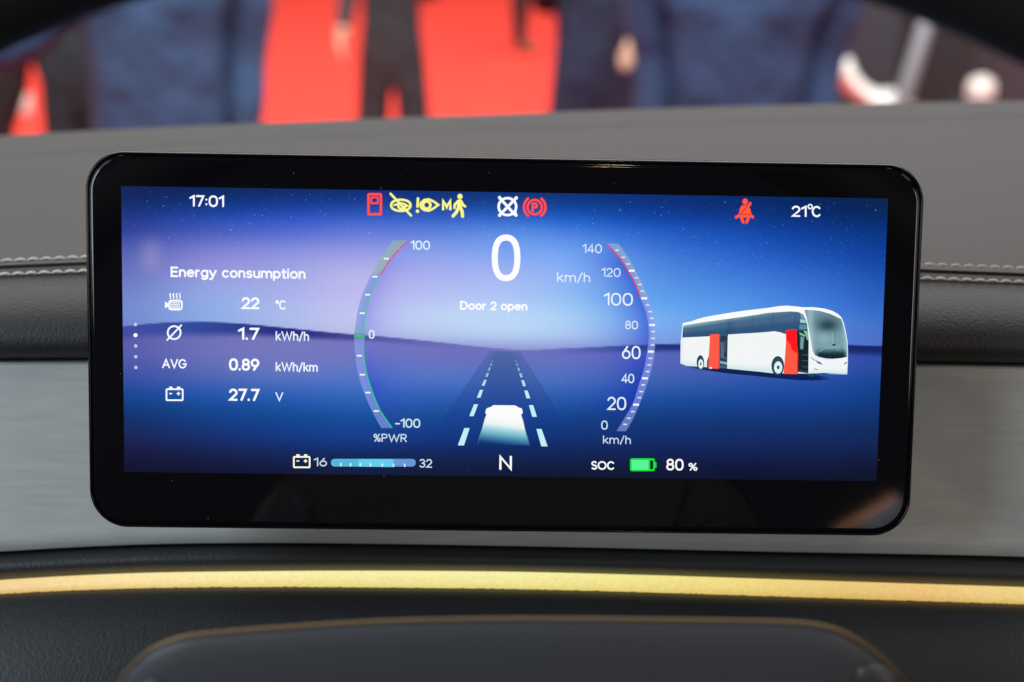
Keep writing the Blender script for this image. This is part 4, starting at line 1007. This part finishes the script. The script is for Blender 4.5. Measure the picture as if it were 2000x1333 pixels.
person('person in a navy suit with one hand hanging down, left of the large blue jacket', ground(1160, 5.7), R(8), M['navy'], M['navy'], M['shoe'], stance=.11, armR=((.22, -.10, 1.26), (.10, -.31, 1.14)), armL=((-.23, .10, 1.24), (-.06, .26, 1.24)), bulk=1.12, group=GP)
person('person in charcoal trousers whose pale hand hangs before the red carpet', ground(766, 6.2), R(-6), M['charcoal'], M['charcoal'], M['shoe'], stance=.07, armL=((-.20, .0, 1.22), (-.205, -.12, 1.07)), armR=((.19, .10, 1.22), (.03, .22, 1.20)), bulk=.88, group=GP)
person('person in black clothes at the far left, legs apart on the red carpet', ground(62, 6.8), R(10), M['black'], M['black'], M['shoe'], stance=.20, bulk=1.05, group=GP)
person('person in dark teal trousers just left of the large blue jacket', ground(148, 5.6), R(5), M['darkteal'], M['darkteal'], M['shoe'], stance=.03, armL=((-.22, .05, 1.2), (-.05, .22, 1.2)), armR=((.22, .05, 1.2), (.05, .24, 1.15)), bulk=.9, group=GP)
person('distant person in black trousers and brown shoes out on the open red carpet', ground(1015, 11.9), R(80), M['black'], M['black'], M['brown'], stance=-.05, bulk=.8, group=GP)

# ------------------------------------------------------------------ small things in the hall
def on_floor(px, py):
    d = ROT @ Vector(((px - 1000) / F, -(py - 666.5) / F, -1)); t = -EYE.z / d.z; q = EYE + d * t; return q
def lathe(bm, prof, seg=24, z0=0):
    rings = []
    for r_, z in prof: rings.append([bm.verts.new((r_ * math.cos(2*math.pi*k/seg), r_ * math.sin(2*math.pi*k/seg), z + z0)) for k in range(seg)])
    for i in range(len(rings) - 1):
        for k in range(seg): bm.faces.new((rings[i][k], rings[i][(k+1) % seg], rings[i+1][(k+1) % seg], rings[i+1][k]))
    bm.faces.new(rings[0][::-1]); bm.faces.new(rings[-1])
q = on_floor(45, 222)
bt_ = thing('bottle', 'small white bottle with a blue cap on the red carpet at the far left', 'bottle', q)
bm = bmesh.new(); lathe(bm, [(.060, 0), (.068, .01), (.068, .11), (.055, .14), (.035, .155)]); bm_obj('bottle_body', bm, M['white'], bt_, True)
bm = bmesh.new(); lathe(bm, [(.036, .1555), (.050, .16), (.050, .20), (.044, .205)]); bm_obj('cap', bm, M['bluecap'], bt_, True)
# dark exhibition panels on the right
def panel(px0, px1, depth, mat, label, h=2.2):
    a = P(px0, 120, depth); b = P(px1, 120, depth); bm = bmesh.new(); box_bm(bm, 0, (b.x - a.x), 0, .06, 0, h, .008)
    o = bm_obj('exhibition_panel', bm, mat); o.location = (a.x, a.y, 0); tag(o, label, 'panel', 'dark exhibition panels on the right'); return o
panel(1540, 1756, 7.4, M['teal'], 'dark teal panel directly behind the leaning grey post, leftmost of three')
panel(1748, 1897, 7.6, M['dark'], 'near-black middle panel just right of the leaning grey post')
panel(1893, 2180, 7.9, M['greyp'], 'dark grey panel at the far right behind the white container')
# leaning grey post
pa = P(1758, 215, 6.2); pb = P(1842, -60, 6.2)
def tube(name, pts, rx, ry, mat, parent=None, seg=14):
    V = []; Fc = []; n = len(pts)
    for i, p in enumerate(pts):
        t = (pts[min(i + 1, n - 1)] - pts[max(i - 1, 0)]).normalized(); s = t.cross(Vector((0, 1, 0))); s = s.normalized() if s.length > .01 else Vector((1, 0, 0)); u = s.cross(t)
        r_ = rx(i / (n - 1)) if callable(rx) else rx
        for k in range(seg): a_ = 2*math.pi*k/seg; V.append(p + s * r_ * math.cos(a_) + u * ry * math.sin(a_))
    for i in range(n - 1):
        for k in range(seg): Fc.append((i*seg + k, i*seg + (k+1) % seg, (i+1)*seg + (k+1) % seg, (i+1)*seg + k))
    Fc.append(tuple(range(seg))[::-1]); Fc.append(tuple(range((n-1)*seg, n*seg)))
    return mesh_obj(name, V, Fc, mat, parent, True)
dirp = (pb - pa).normalized(); foot = pa - dirp * (pa.z / dirp.z); topp = pb + dirp * .6
ps = thing('post', 'slanting grey metal post in front of the dark panels', 'post', foot)
tube('post_tube', [Vector((0, 0, 0)), (topp - foot)], .042, .042, M['grey'], ps, 8)
bm = bmesh.new(); lathe(bm, [(.11, -.0), (.11, .012), (.05, .02)]); bm_obj('base_plate', bm, M['grey'], ps)
# curved white thing: moulded seat edge
pts = [P(x, y, 6.4) for x, y in ((1640, 128), (1652, 150), (1672, 172), (1700, 190), (1730, 197), (1760, 192))]
o = tube('seat_shell', pts, lambda t: .058 - .03 * t, .20, M['white']); 
q0 = pts[3].copy(); 
ch = thing('moulded_chair', 'white curved moulded chair beside the blue jacket at the foot of the grey post', 'chair', (q0.x, q0.y, 0)); o.parent = ch; o.location = -Vector((q0.x, q0.y, 0))
tube('chair_leg', [Vector((0, .02, 0)), Vector((0, .02, q0.z - .03))], .02, .02, M['grey'], ch)
bm = bmesh.new(); lathe(bm, [(.22, 0), (.22, .012), (.03, .03)]); bm_obj('chair_base', bm, M['grey'], ch)
q = P(1912, 200, 7.0)
wc = thing('round_container', 'rounded white container on a dark plinth at the far right', 'container', (q.x, q.y, q.z)); bm = bmesh.new(); lathe(bm, [(.06, 0), (.072, .02), (.075, .07), (.068, .11), (.05, .125)]); bm_obj('container_body', bm, M['white'], wc, True)
bm = bmesh.new(); lathe(bm, [(.03, .1255), (.035, .135), (.02, .14)]); bm_obj('lid', bm, M['white'], wc, True)
bm = bmesh.new(); box_bm(bm, -.13, .13, -.13, .13, 0, q.z - .002, .006)
pl_ = bm_obj('plinth', bm, M['dark']); pl_.location = (q.x, q.y, 0); tag(pl_, 'dark square plinth under the rounded white container', 'plinth')
